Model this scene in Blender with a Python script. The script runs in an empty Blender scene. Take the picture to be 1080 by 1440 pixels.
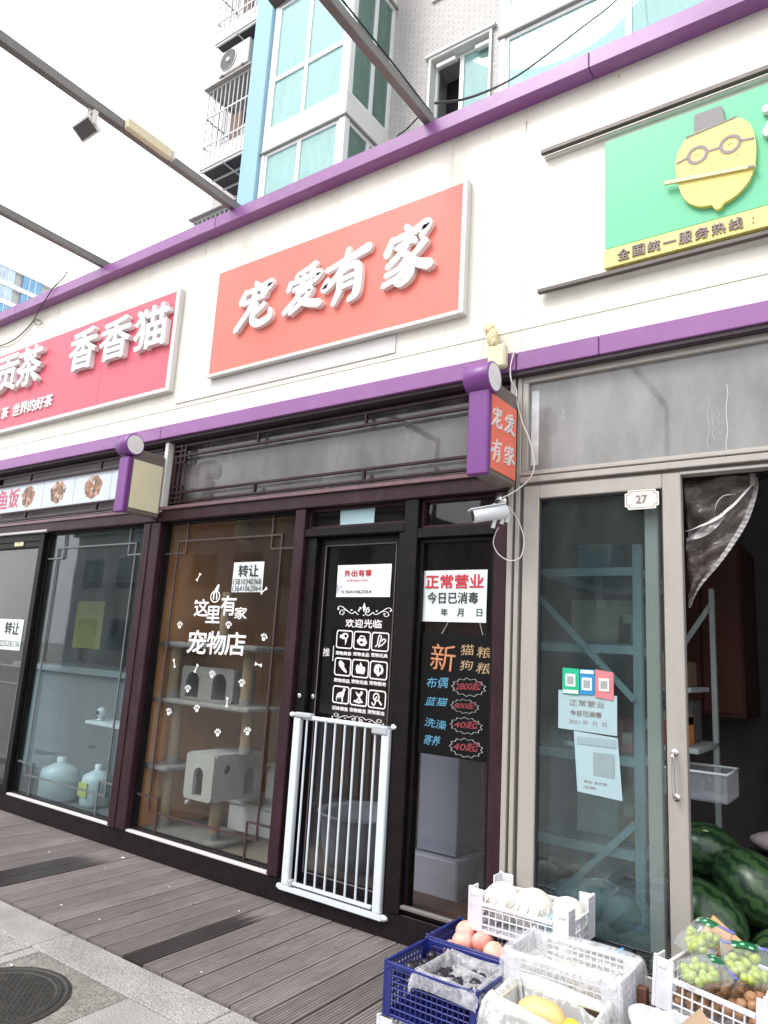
import bpy, bmesh, math, random
import numpy as np
from mathutils import Vector, Matrix
random.seed(7)
R = math.radians
sc = bpy.context.scene
COL = sc.collection

# ------------------------------------------------------------------ camera
CAM = Vector((0.0, -3.5186, 1.5))
FPX = 1006.03                      # focal length in pixels of a 1440 px high frame
def _rot():
    yaw, pitch, roll = -0.62189901, 0.19656046, 0.058178
    f = Vector((math.sin(yaw)*math.cos(pitch), math.cos(yaw)*math.cos(pitch), math.sin(pitch)))
    r = f.cross(Vector((0, 0, 1))).normalized(); u = r.cross(f)
    return r*math.cos(roll)+u*math.sin(roll), u*math.cos(roll)-r*math.sin(roll), f
CR, CU, CF = _rot()
cam = bpy.data.objects.new('camera', bpy.data.cameras.new('camera'))
COL.objects.link(cam)
cam.data.sensor_fit = 'VERTICAL'; cam.data.sensor_height = 36; cam.data.lens = FPX/1440*36
cam.data.clip_start = 0.05; cam.data.clip_end = 600
cam.matrix_world = Matrix(((CR.x, CU.x, -CF.x, CAM.x), (CR.y, CU.y, -CF.y, CAM.y), (CR.z, CU.z, -CF.z, CAM.z), (0, 0, 0, 1)))
sc.camera = cam
def ray(px, py):
    return CR*((px-540)/FPX) + CU*(-(py-720)/FPX) + CF
def at(px, py, Y):                 # point of the real place seen at that pixel, at depth Y
    d = ray(px, py); return CAM + d*((Y-CAM.y)/d.y)

# ------------------------------------------------------------------ world, sun, exposure
w = bpy.data.worlds.new('World'); sc.world = w; w.use_nodes = True
nt = w.node_tree; nt.nodes.clear()
sky = nt.nodes.new('ShaderNodeTexSky'); sky.sky_type = 'NISHITA'; sky.sun_disc = False
SUN_EL, SUN_AZ = R(52), R(205)
sky.sun_elevation = SUN_EL; sky.sun_rotation = SUN_AZ
sky.air_density = 1.0; sky.dust_density = 6.0; sky.ozone_density = 1.0
hs = nt.nodes.new('ShaderNodeHueSaturation'); hs.inputs['Saturation'].default_value = 0.12
mixc = nt.nodes.new('ShaderNodeMix'); mixc.data_type = 'RGBA'
mixc.inputs[0].default_value = 0.6
mixc.inputs[7].default_value = (11.5, 11.7, 12.2, 1)      # even cloud sheet
bg = nt.nodes.new('ShaderNodeBackground'); bg.inputs[1].default_value = 0.12
wo = nt.nodes.new('ShaderNodeOutputWorld')
nt.links.new(sky.outputs[0], hs.inputs['Color']); nt.links.new(hs.outputs[0], mixc.inputs[6])
nt.links.new(mixc.outputs[2], bg.inputs[0]); nt.links.new(bg.outputs[0], wo.inputs[0])
sl = bpy.data.lights.new('sun', 'SUN'); sl.energy = 0.9; sl.angle = R(18); sl.color = (1, 0.97, 0.93)
sun = bpy.data.objects.new('sun', sl); COL.objects.link(sun)
# sun stands over the street, behind the camera and a little to the left
sdir = Vector((math.sin(SUN_AZ)*math.cos(SUN_EL), math.cos(SUN_AZ)*math.cos(SUN_EL), math.sin(SUN_EL)))
sun.rotation_euler = sdir.to_track_quat('Z', 'Y').to_euler(); sun.location = (0, -10, 30)
sc.view_settings.view_transform = 'Standard'; sc.view_settings.look = 'None'
sc.view_settings.exposure = 0.98; sc.view_settings.gamma = 1.0; sc.view_settings.use_curve_mapping = False
sc.render.engine = 'CYCLES'
sc.cycles.max_bounces = 8; sc.cycles.transparent_max_bounces = 24

# ------------------------------------------------------------------ materials
MATS = {}
def mat(name, col, rough=0.6, metal=0.0, var=0.0, scale=6.0, bump=0.0, bscale=60.0, dirt=None, dirtamt=0.0, spec=0.5, stretch=(1, 1, 1), trans=0, sss=0, coat=0):
    if name in MATS: return MATS[name]
    m = bpy.data.materials.new(name); m.use_nodes = True
    n = m.node_tree.nodes; l = m.node_tree.links; b = n['Principled BSDF']
    b.inputs['Base Color'].default_value = (*col, 1); b.inputs['Roughness'].default_value = rough
    b.inputs['Metallic'].default_value = metal; b.inputs['Specular IOR Level'].default_value = spec
    b.inputs['Coat Weight'].default_value = coat
    if sss: b.inputs['Subsurface Weight'].default_value = sss; b.inputs['Subsurface Scale'].default_value = 0.02
    tc = n.new('ShaderNodeTexCoord'); mp = n.new('ShaderNodeMapping'); mp.inputs['Scale'].default_value = stretch
    l.new(tc.outputs['Object'], mp.inputs[0])
    last = None
    if var > 0:
        t = n.new('ShaderNodeTexNoise'); t.inputs['Scale'].default_value = scale; t.inputs['Detail'].default_value = 8; t.inputs['Roughness'].default_value = .65
        l.new(mp.outputs[0], t.inputs['Vector'])
        rp = n.new('ShaderNodeMapRange'); rp.inputs[1].default_value = .25; rp.inputs[2].default_value = .75
        rp.inputs[3].default_value = 1-var; rp.inputs[4].default_value = 1+var; l.new(t.outputs[0], rp.inputs[0])
        mx = n.new('ShaderNodeVectorMath'); mx.operation = 'SCALE'; mx.inputs[0].default_value = col
        l.new(rp.outputs[0], mx.inputs['Scale']); last = mx.outputs[0]
    if dirt is not None:
        t = n.new('ShaderNodeTexNoise'); t.inputs['Scale'].default_value = scale*2.3; t.inputs['Detail'].default_value = 10; t.inputs['Roughness'].default_value = .7
        l.new(mp.outputs[0], t.inputs['Vector'])
        rp = n.new('ShaderNodeMapRange'); rp.inputs[1].default_value = .5; rp.inputs[2].default_value = .8; rp.inputs[4].default_value = dirtamt; l.new(t.outputs[0], rp.inputs[0])
        mx = n.new('ShaderNodeMix'); mx.data_type = 'RGBA'; mx.inputs[6].default_value = (*col, 1); mx.inputs[7].default_value = (*dirt, 1)
        if last: l.new(last, mx.inputs[6])
        l.new(rp.outputs[0], mx.inputs[0]); last = mx.outputs[2]
    if last: l.new(last, b.inputs['Base Color'])
    t2 = n.new('ShaderNodeTexNoise'); t2.inputs['Scale'].default_value = bscale; t2.inputs['Detail'].default_value = 6
    l.new(mp.outputs[0], t2.inputs['Vector'])
    if bump > 0:
        bp = n.new('ShaderNodeBump'); bp.inputs['Strength'].default_value = bump; bp.inputs['Distance'].default_value = .01
        l.new(t2.outputs[0], bp.inputs['Height']); l.new(bp.outputs[0], b.inputs['Normal'])
    rr = n.new('ShaderNodeMapRange'); rr.inputs[3].default_value = max(0, rough-.08); rr.inputs[4].default_value = min(1, rough+.08)
    l.new(t2.outputs[0], rr.inputs[0]); l.new(rr.outputs[0], b.inputs['Roughness'])
    MATS[name] = m; return m

def glass(name, tint=(1, 1, 1), dust=0.03, dustcol=(.6, .6, .6), refl=1.0, dvar=0.0, wave=0.0, dirt_at=None):
    if name in MATS: return MATS[name]
    m = bpy.data.materials.new(name); m.use_nodes = True
    n = m.node_tree.nodes; l = m.node_tree.links; n.remove(n['Principled BSDF']); out = n['Material Output']
    tr = n.new('ShaderNodeBsdfTransparent'); tr.inputs[0].default_value = (*tint, 1)
    gl = n.new('ShaderNodeBsdfGlossy'); gl.inputs['Roughness'].default_value = 0.02
    lw = n.new('ShaderNodeLayerWeight'); lw.inputs[0].default_value = .5
    p = n.new('ShaderNodeMath'); p.operation = 'POWER'; p.inputs[1].default_value = 4.2; l.new(lw.outputs['Facing'], p.inputs[0])
    q = n.new('ShaderNodeMath'); q.operation = 'MULTIPLY_ADD'; q.inputs[1].default_value = .93*refl; q.inputs[2].default_value = .045*refl; q.use_clamp = True
    l.new(p.outputs[0], q.inputs[0])
    mx = n.new('ShaderNodeMixShader'); l.new(q.outputs[0], mx.inputs[0]); l.new(tr.outputs[0], mx.inputs[1]); l.new(gl.outputs[0], mx.inputs[2])
    df = n.new('ShaderNodeBsdfDiffuse'); df.inputs[0].default_value = (*dustcol, 1)
    tc = n.new('ShaderNodeTexCoord'); mp = n.new('ShaderNodeMapping'); mp.inputs['Scale'].default_value = (1.5, 1.5, .5); l.new(tc.outputs['Object'], mp.inputs[0])
    t = n.new('ShaderNodeTexNoise'); t.inputs['Scale'].default_value = 3.5; t.inputs['Detail'].default_value = 9; t.inputs['Roughness'].default_value = .6; l.new(mp.outputs[0], t.inputs['Vector'])
    rp = n.new('ShaderNodeMapRange'); rp.inputs[1].default_value = .3; rp.inputs[2].default_value = .75; rp.inputs[3].default_value = max(0, dust-dvar); rp.inputs[4].default_value = dust+dvar
    l.new(t.outputs[0], rp.inputs[0])
    m2 = n.new('ShaderNodeMixShader'); l.new(rp.outputs[0], m2.inputs[0]); l.new(mx.outputs[0], m2.inputs[1]); l.new(df.outputs[0], m2.inputs[2])
    if wave:
        t3 = n.new('ShaderNodeTexNoise'); t3.inputs['Scale'].default_value = 2.2; t3.inputs['Detail'].default_value = 2; l.new(tc.outputs['Object'], t3.inputs['Vector'])
        bp = n.new('ShaderNodeBump'); bp.inputs['Strength'].default_value = wave; bp.inputs['Distance'].default_value = .02; l.new(t3.outputs[0], bp.inputs['Height']); l.new(bp.outputs[0], gl.inputs['Normal'])
    l.new(m2.outputs[0], out.inputs[0]); MATS[name] = m; return m

def film(name, alpha=.45, col=(.85, .85, .86), rough=.2, bump=.25):
    if name in MATS: return MATS[name]
    m = bpy.data.materials.new(name); m.use_nodes = True
    n = m.node_tree.nodes; l = m.node_tree.links; b = n['Principled BSDF']; out = n['Material Output']
    b.inputs['Base Color'].default_value = (*col, 1); b.inputs['Roughness'].default_value = rough; b.inputs['Specular IOR Level'].default_value = .9
    tr = n.new('ShaderNodeBsdfTransparent'); tr.inputs[0].default_value = (.97, .97, .97, 1); mx = n.new('ShaderNodeMixShader')
    tc = n.new('ShaderNodeTexCoord'); t = n.new('ShaderNodeTexNoise'); t.inputs['Scale'].default_value = 16; t.inputs['Detail'].default_value = 4; t.inputs['Distortion'].default_value = 2.2
    l.new(tc.outputs['Object'], t.inputs['Vector'])
    lw = n.new('ShaderNodeLayerWeight'); lw.inputs[0].default_value = .5; pw = n.new('ShaderNodeMath'); pw.operation = 'POWER'; pw.inputs[1].default_value = 3.5; l.new(lw.outputs['Facing'], pw.inputs[0])
    rp = n.new('ShaderNodeMapRange'); rp.inputs[1].default_value = .42; rp.inputs[2].default_value = .72; rp.inputs[3].default_value = alpha*.7; rp.inputs[4].default_value = min(1, alpha*1.5)
    l.new(t.outputs[0], rp.inputs[0]); ad = n.new('ShaderNodeMath'); ad.operation = 'MULTIPLY_ADD'; ad.inputs[1].default_value = .45; ad.use_clamp = True; l.new(pw.outputs[0], ad.inputs[0]); l.new(rp.outputs[0], ad.inputs[2])
    l.new(ad.outputs[0], mx.inputs[0]); l.new(tr.outputs[0], mx.inputs[1]); l.new(b.outputs[0], mx.inputs[2])
    bp = n.new('ShaderNodeBump'); bp.inputs['Strength'].default_value = bump; bp.inputs['Distance'].default_value = .01; l.new(t.outputs[0], bp.inputs['Height']); l.new(bp.outputs[0], b.inputs['Normal'])
    l.new(mx.outputs[0], out.inputs[0]); MATS[name] = m; return m

cream = mat('cream_panel', (.72, .69, .615), .45, var=.03, scale=2.6, dirt=(.36, .31, .24), dirtamt=.30, stretch=(1, 1, .13))
purple = mat('purple_trim', (.25, .09, .275), .34, var=.10, scale=2.5, dirt=(.36, .24, .38), dirtamt=.45, stretch=(.5, 1, .6))
purple_dk = mat('purple_sign', (.17, .042, .22), .35, var=.06, scale=3)
maroon = mat('maroon_frame', (.030, .012, .016), .42, spec=.25, var=.25, scale=5, bump=.12, bscale=30, dirt=(.10, .07, .07), dirtamt=.3, stretch=(1, 1, .3))
dkframe = mat('dark_door_frame', (.007, .005, .006), .45, spec=.2, var=.3, scale=6, dirt=(.05, .04, .04), dirtamt=.25)
plinthm = mat('dark_plinth', (.009, .006, .007), .5, spec=.2, var=.3, scale=9, dirt=(.06, .045, .04), dirtamt=.3)
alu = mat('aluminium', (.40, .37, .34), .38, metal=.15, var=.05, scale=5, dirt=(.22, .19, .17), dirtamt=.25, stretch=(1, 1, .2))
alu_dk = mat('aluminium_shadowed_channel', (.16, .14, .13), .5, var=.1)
white_alu = mat('white_strip', (.62, .60, .58), .4, var=.05)
redsign = mat('red_sign_face', (.74, .165, .125), .45, var=.04, scale=1.5, dirt=(.52, .20, .16), dirtamt=.2)
pinksign = mat('pink_red_sign_face', (.66, .105, .150), .45, var=.06, scale=2, dirt=(.50, .16, .19), dirtamt=.35)
signwhite = mat('sign_letter_white', (.80, .80, .79), .4, var=.03, dirt=(.6, .59, .56), dirtamt=.25)
signgrey = mat('sign_frame_grey', (.66, .65, .62), .4, var=.05, dirt=(.4, .38, .35), dirtamt=.3)
greensign = mat('green_sign_face', (.11, .50, .27), .4, var=.02, scale=2)
yellowm = mat('lemon_yellow', (.80, .66, .18), .45, var=.03)
lemonside = mat('lemon_side', (.62, .56, .25), .5)
greybrown = mat('grey_brown_print', (.25, .19, .19), .5)
blackm = mat('black_print', (.02, .02, .022), .5)
redm = mat('red_print', (.55, .02, .04), .5)
rail_m = mat('brown_metal_rail', (.10, .085, .08), .4, metal=.4, var=.2, scale=8)
paper = mat('paper', (.66, .72, .72), .6, var=.03, scale=8, bump=.1, bscale=8)
paper_w = mat('white_paper', (.75, .77, .78), .6, var=.03, scale=8, bump=.1, bscale=8)
paper_b = mat('pale_blue_paper', (.42, .62, .66), .6, var=.08, scale=10)
stickerw = mat('white_vinyl', (.78, .76, .76), .5)
whitepl = mat('white_plastic', (.72, .74, .76), .35, var=.03)
gatew = mat('white_enamel', (.64, .70, .74), .3, var=.03, scale=8)
creambox = mat('cream_plastic', (.66, .60, .42), .45, var=.04, dirt=(.45, .38, .25), dirtamt=.3)
boxbrown = mat('sign_box_brown', (.17, .14, .12), .5, var=.15, dirt=(.3, .26, .2), dirtamt=.3)
blackcable = mat('black_cable', (.015, .015, .015), .5)
whitecable = mat('white_cable', (.70, .69, .66), .45)
steel = mat('weathered_steel', (.17, .165, .16), .55, metal=.3, var=.25, scale=6, dirt=(.30, .28, .25), dirtamt=.5, stretch=(1, .2, 1))
steeldk = mat('dark_steel', (.05, .045, .05), .5, metal=.3, var=.3, scale=6, dirt=(.16, .15, .14), dirtamt=.4)
chrome = mat('chrome', (.72, .72, .72), .18, metal=1)
g_shop = glass('window_glass', (.96, .97, .96), .006, (.6, .6, .6), .85, .006, .006)
g_teal = glass('tinted_glass', (.84, .91, .92), .015, (.52, .58, .59), 1.1, .015, .02)
g_dark = glass('dark_glass', (.80, .80, .83), .006, (.5, .45, .45), .8, .006, .02)
g_dirty = glass('dusty_transom_glass', (.62, .61, .62), .42, (.52, .52, .51), 1.3, .16, .012)
g_dirty2 = glass('dusty_maroon_transom_glass', (.5, .48, .48), .24, (.44, .43, .44), 1.25, .14, .015)
plastic_film = film('clear_plastic_film', .30, (.88, .88, .89), .3, .12)
plastic_film2 = film('white_plastic_bag', .66, (.78, .80, .80), .3, .25)
curtainfilm = film('door_curtain_film', .30, (.34, .29, .27), .3)

# ------------------------------------------------------------------ mesh helpers
def setp(o, label=None, cat=None, group=None, kind=None):
    if label: o['label'] = label
    if cat: o['category'] = cat
    if group: o['group'] = group
    if kind: o['kind'] = kind
    return o
def thing(name, loc, label, cat, group=None, rz=0):
    o = bpy.data.objects.new(name, None); COL.objects.link(o); o.location = loc; o.rotation_euler.z = rz
    o.empty_display_size = .1
    return setp(o, label, cat, group)
class MB:
    def __init__(s): s.v = []; s.f = []; s.sm = []
    def add(s, v, f, smooth=False):
        k = len(s.v); s.v += [tuple(p) for p in v]; s.f += [tuple(i+k for i in q) for q in f]; s.sm += [smooth]*len(f)
        return s
    def box(s, x0, x1, y0, y1, z0, z1, bev=0.0):
        x0, x1 = min(x0, x1), max(x0, x1); y0, y1 = min(y0, y1), max(y0, y1); z0, z1 = min(z0, z1), max(z0, z1)
        b = min(bev, (x1-x0)*.3, (y1-y0)*.3, (z1-z0)*.3)
        if b <= 0:
            v = [(x, y, z) for z in (z0, z1) for y in (y0, y1) for x in (x0, x1)]
            return s.add(v, [(0, 2, 3, 1), (4, 5, 7, 6), (0, 1, 5, 4), (2, 6, 7, 3), (0, 4, 6, 2), (1, 3, 7, 5)])
        v = []; idx = {}
        for i, x in enumerate((x0, x1)):
            for j, y in enumerate((y0, y1)):
                for k, z in enumerate((z0, z1)):
                    sx, sy, sz = (1, -1)[i], (1, -1)[j], (1, -1)[k]
                    idx[i, j, k, 0] = len(v); v.append((x, y+sy*b, z+sz*b))
                    idx[i, j, k, 1] = len(v); v.append((x+sx*b, y, z+sz*b))
                    idx[i, j, k, 2] = len(v); v.append((x+sx*b, y+sy*b, z))
        f = []
        for i in (0, 1):
            q = [idx[i, 0, 0, 0], idx[i, 0, 1, 0], idx[i, 1, 1, 0], idx[i, 1, 0, 0]]; f.append(q if i == 0 else q[::-1])
            q = [idx[0, i, 0, 1], idx[1, i, 0, 1], idx[1, i, 1, 1], idx[0, i, 1, 1]]; f.append(q if i == 0 else q[::-1])
            q = [idx[0, 0, i, 2], idx[0, 1, i, 2], idx[1, 1, i, 2], idx[1, 0, i, 2]]; f.append(q if i == 0 else q[::-1])
        for j in (0, 1):
            for k in (0, 1): f.append([idx[0, j, k, 1], idx[1, j, k, 1], idx[1, j, k, 2], idx[0, j, k, 2]])
        for i in (0, 1):
            for k in (0, 1): f.append([idx[i, 0, k, 0], idx[i, 1, k, 0], idx[i, 1, k, 2], idx[i, 0, k, 2]])
        for i in (0, 1):
            for j in (0, 1): f.append([idx[i, j, 0, 0], idx[i, j, 1, 0], idx[i, j, 1, 1], idx[i, j, 0, 1]])
        for i in (0, 1):
            for j in (0, 1):
                for k in (0, 1): f.append([idx[i, j, k, 0], idx[i, j, k, 1], idx[i, j, k, 2]])
        return s.add(v, f)
    def tube(s, pts, r, n=8, caps=True, smooth=True):
        pts = [Vector(p) for p in pts]; rs = r if isinstance(r, (list, tuple)) else [r]*len(pts)
        v = []; prev = None
        for i, p in enumerate(pts):
            t = (pts[min(i+1, len(pts)-1)]-pts[max(i-1, 0)]).normalized()
            if prev is None:
                a = Vector((0, 0, 1)) if abs(t.z) < .9 else Vector((1, 0, 0)); u = t.cross(a).normalized()
            else:
                u = (prev-t*prev.dot(t)).normalized()
            prev = u; w_ = t.cross(u)
            for k in range(n):
                an = 2*math.pi*k/n; v.append(p+(u*math.cos(an)+w_*math.sin(an))*rs[i])
        f = []
        for i in range(len(pts)-1):
            for k in range(n):
                a = i*n+k; b = i*n+(k+1) % n; f.append((a, b, b+n, a+n))
        s.add(v, f, smooth)
        if caps: s.add(v[:n], [tuple(range(n))[::-1]]); s.add(v[-n:], [tuple(range(n))])
        return s
    def bar(s, p0, p1, w_, h, up=(0, 0, 1)):
        p0 = Vector(p0); p1 = Vector(p1); t = (p1-p0).normalized(); a = t.cross(Vector(up)).normalized(); b = a.cross(t)
        v = [p+a*sx*w_/2+b*sy*h/2 for p in (p0, p1) for sx, sy in ((-1, -1), (1, -1), (1, 1), (-1, 1))]
        return s.add(v, [(0, 1, 2, 3), (7, 6, 5, 4), (0, 4, 5, 1), (1, 5, 6, 2), (2, 6, 7, 3), (3, 7, 4, 0)])
    def lathe(s, prof, c=(0, 0, 0), n=24, axis='z', smooth=True):
        v = []
        for (r, h) in prof:
            for k in range(n):
                a = 2*math.pi*k/n; x, y = r*math.cos(a), r*math.sin(a)
                p = {'z': (x, y, h), 'y': (x, h, y), 'x': (h, x, y)}[axis]
                v.append((p[0]+c[0], p[1]+c[1], p[2]+c[2]))
        f = []
        for i in range(len(prof)-1):
            for k in range(n):
                a = i*n+k; b = i*n+(k+1) % n; f.append((a, b, b+n, a+n))
        return s.add(v, f, smooth)
    def ball(s, c, r, n=16, m=10, jit=0.0, rot=None):
        r = r if isinstance(r, (tuple, list)) else (r, r, r); v = []; f = []
        for i in range(m+1):
            th = math.pi*i/m
            for k in range(n):
                ph = 2*math.pi*k/n
                d = Vector((math.sin(th)*math.cos(ph)*r[0], math.sin(th)*math.sin(ph)*r[1], math.cos(th)*r[2]))
                if jit: d *= 1+jit*math.sin(3*ph+c[0]*50)*math.sin(2*th+c[1]*40)
                if rot: d.rotate(rot)
                v.append(Vector(c)+d)
        for i in range(m):
            for k in range(n):
                a = i*n+k; b = i*n+(k+1) % n; f.append((a, a+n, b+n, b))
        return s.add(v, f, True)
    def prism(s, poly, y0, y1, plane='xz', smooth=False):   # polygon extruded between two depths
        P = {'xz': lambda a, b, y: (a, y, b), 'xy': lambda a, b, y: (a, b, y), 'yz': lambda a, b, y: (y, a, b)}[plane]
        n = len(poly); v = [P(a, b, y0) for a, b in poly]+[P(a, b, y1) for a, b in poly]
        f = [tuple(range(n)), tuple(range(2*n-1, n-1, -1))]+[(i, i+n, (i+1) % n+n, (i+1) % n) for i in range(n)]
        return s.add(v, f, smooth)
    def build(s, name, m, parent=None, local=False, label=None, kind=None):
        me = bpy.data.meshes.new(name)
        off = Vector((0, 0, 0))
        if parent is not None and not local:
            o_ = parent
            while o_ is not None: off += o_.location; o_ = o_.parent
        me.from_pydata([(p[0]-off.x, p[1]-off.y, p[2]-off.z) for p in s.v], [], s.f)
        me.polygons.foreach_set('use_smooth', s.sm)
        bm = bmesh.new(); bm.from_mesh(me); bmesh.ops.recalc_face_normals(bm, faces=bm.faces); bm.to_mesh(me); bm.free()
        me.materials.append(m)
        o = bpy.data.objects.new(name, me); COL.objects.link(o); o.parent = parent
        if label: o['label'] = label
        if kind: o['kind'] = kind
        return o
def box(name, m, parent, *a, bev=.003, **k): return MB().box(*a, bev=bev).build(name, m, parent, **k)
def dup(root, loc, rz=None, label=None):
    def cp(o, par):
        c = o.copy(); COL.objects.link(c); c.parent = par
        for ch in [x for x in o.children]: cp(ch, c)
        return c
    r = cp(root, root.parent); r.location = loc
    if rz is not None: r.rotation_euler.z = rz
    if label: r['label'] = label
    return r
def worldoff(o):
    off = Vector((0, 0, 0))
    while o is not None: off += o.location; o = o.parent
    return off

# deferred filled shapes and lettering (one depsgraph update for all)
PEND = []
def place2d(me, kind, o, lo, hi):
    pass
def lettering(body, m, parent, x0, x1, z0, z1, y, bold=0.0, ext=0.0008, name='lettering', face='-y', shear=0.0, X=None, skew=0.0, rot=0.0):
    c = bpy.data.curves.new('t', 'FONT'); c.body = body; c.size = 1; c.extrude = 0.0; c.resolution_u = 3
    c.space_line = 1.0
    PEND.append((c, m, parent, x0, x1, z0, z1, y, ext, name, face, shear, skew, bold*(z1-z0)))
def shape(splines, m, parent, y, ext=0.001, name='print', face='-y', cyclic=True, res=6):
    c = bpy.data.curves.new('s', 'CURVE'); c.dimensions = '2D'; c.fill_mode = 'BOTH'; c.resolution_u = res
    for pts in splines:
        sp = c.splines.new('POLY'); sp.points.add(len(pts)-1); sp.use_cyclic_u = True
        for p, q in zip(sp.points, pts): p.co = (q[0], q[1], 0, 1)
    PEND.append((c, m, parent, None, None, None, None, y, ext, name, face, 0, 0, 0))
def flush():
    if not PEND: return
    tmp = []
    for it in PEND:
        o = bpy.data.objects.new('tmp', it[0]); COL.objects.link(o); tmp.append(o)
    bpy.context.view_layer.update(); dg = bpy.context.evaluated_depsgraph_get()
    res = []
    for o in tmp: res.append(bpy.data.meshes.new_from_object(o.evaluated_get(dg)))
    for o, me, (c, m, parent, x0, x1, z0, z1, y, ext, name, face, shear, skew, rot) in zip(tmp, res, PEND):
        bpy.data.objects.remove(o); bpy.data.curves.remove(c)
        n = len(me.vertices)
        co = np.zeros(n*3); me.vertices.foreach_get('co', co); co = co.reshape(-1, 3)[:, :2]
        if x0 is not None and n:
            lo = co.min(0); hi = co.max(0); co = (co-lo)/np.maximum(hi-lo, 1e-6)
            if shear: co[:, 0] = (co[:, 0]+shear*(co[:, 1]-.5))
            co = co*np.array([x1-x0, z1-z0])+np.array([x0, z0])
            if skew: co[:, 1] += skew*(co[:, 0]-x0)
        faces = [tuple(p.vertices) for p in me.polygons]; bpy.data.meshes.remove(me)
        v = []; f = []; k = n
        for yy in (y-ext, y):
            for a, b in co: v.append((a, yy, b) if face == '-y' else (yy if False else (y+(y-yy)), a, b) if face == '+x' else (a, b, (y+(y-yy))))
        f = [q for q in faces]+[tuple(i+n for i in q[::-1]) for q in faces]
        cnt = {}
        for q in faces:
            for i in range(len(q)):
                a, b = q[i], q[(i+1) % len(q)]; cnt[(min(a, b), max(a, b))] = cnt.get((min(a, b), max(a, b)), 0)+1
        for (a, b), q in cnt.items():
            if q == 1: f.append((a, b, b+n, a+n))
        mb = MB(); mb.add(v, f)
        if rot:      # heavier strokes: shifted copies, each a hair further back
            for q_, (ax, az) in enumerate(((1, 0), (-1, 0), (0, 1), (0, -1), (.7, .7), (-.7, -.7), (.7, -.7), (-.7, .7))):
                e_ = -.00022*(q_+1)
                mb.add([(p[0]+ax*rot, p[1]+e_, p[2]+az*rot) for p in v], f)
        mb.build(name, m, parent)
    PEND.clear()
def circ(cx, cz, r, n=20, r2=None, a0=0, rot=0):
    r2 = r2 or r; out = []
    for k in range(n):
        a = a0+2*math.pi*k/n; x, z = r*math.cos(a), r2*math.sin(a)
        out.append((cx+x*math.cos(rot)-z*math.sin(rot), cz+x*math.sin(rot)+z*math.cos(rot)))
    return out
def rrect(x0, x1, z0, z1, r, n=5):
    out = []
    for cx, cz, a in ((x1-r, z1-r, 0), (x0+r, z1-r, 90), (x0+r, z0+r, 180), (x1-r, z0+r, 270)):
        for k in range(n+1): t = R(a+90*k/n); out.append((cx+r*math.cos(t), cz+r*math.sin(t)))
    return out
def catmull(pts, n=6):
    P = [np.array(p, float) for p in pts]; P = [P[0]*2-P[1]]+P+[P[-1]*2-P[-2]]; out = []
    for i in range(1, len(P)-2):
        for k in range(n):
            t = k/n; out.append(.5*((2*P[i])+(-P[i-1]+P[i+1])*t+(2*P[i-1]-5*P[i]+4*P[i+1]-P[i+2])*t*t+(-P[i-1]+3*P[i]-3*P[i+1]+P[i+2])*t**3))
    out.append(P[-2]); return out
# hand drawn brush strokes: (x, z, width) control points in a 100 x 100 cell
BRUSH = {
'chong': [[(48,104,6),(57,92,11)], [(24,88,8),(13,64,10)], [(20,84,7),(60,88,8),(92,92,11),(80,74,6)], [(20,60,7),(50,64,8),(80,68,8)],
          [(50,80,9),(42,46,9),(6,2,9)], [(56,52,9),(50,18,10),(66,4,11),(96,12,10),(96,30,6)], [(80,46,8),(50,24,5)], [(68,80,6),(80,70,9)]],
'ai': [[(80,104,10),(58,96,8),(30,90,6)], [(26,84,6),(34,74,9)], [(48,86,6),(53,76,8)], [(76,90,8),(66,76,6)], [(14,74,8),(8,56,9)],
       [(16,70,7),(54,74,8),(94,78,11),(82,60,6)], [(24,52,7),(76,60,9)], [(50,66,8),(38,34,9),(2,2,9)], [(36,40,7),(74,44,9),(54,18,8),(20,-2,8)], [(36,30,6),(60,14,11),(100,2,13)]],
'you': [[(4,72,7),(50,82,9),(98,94,13)], [(52,104,7),(46,74,10),(20,44,9),(0,34,10),(8,52,7)], [(36,58,9),(38,24,10),(26,-4,7)],
        [(36,58,8),(60,66,9),(78,60,11),(78,10,12),(62,-4,7)], [(42,42,6),(68,46,7)], [(42,26,6),(68,30,7)]],
'jia': [[(46,106,7),(56,94,10)], [(18,88,9),(6,62,11)], [(16,84,8),(60,90,10),(94,98,13),(82,76,7)], [(28,68,7),(60,76,9),(70,72,7)],
        [(54,76,9),(40,58,9),(10,38,8)], [(38,58,7),(60,44,9),(62,14,12),(42,0,9),(28,8,6)], [(54,44,8),(36,28,7),(8,22,7)], [(58,28,8),(36,12,7),(4,4,8)], [(92,66,10),(76,52,8),(60,44,7)], [(62,46,7),(78,30,11),(104,20,14)]],
}
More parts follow.
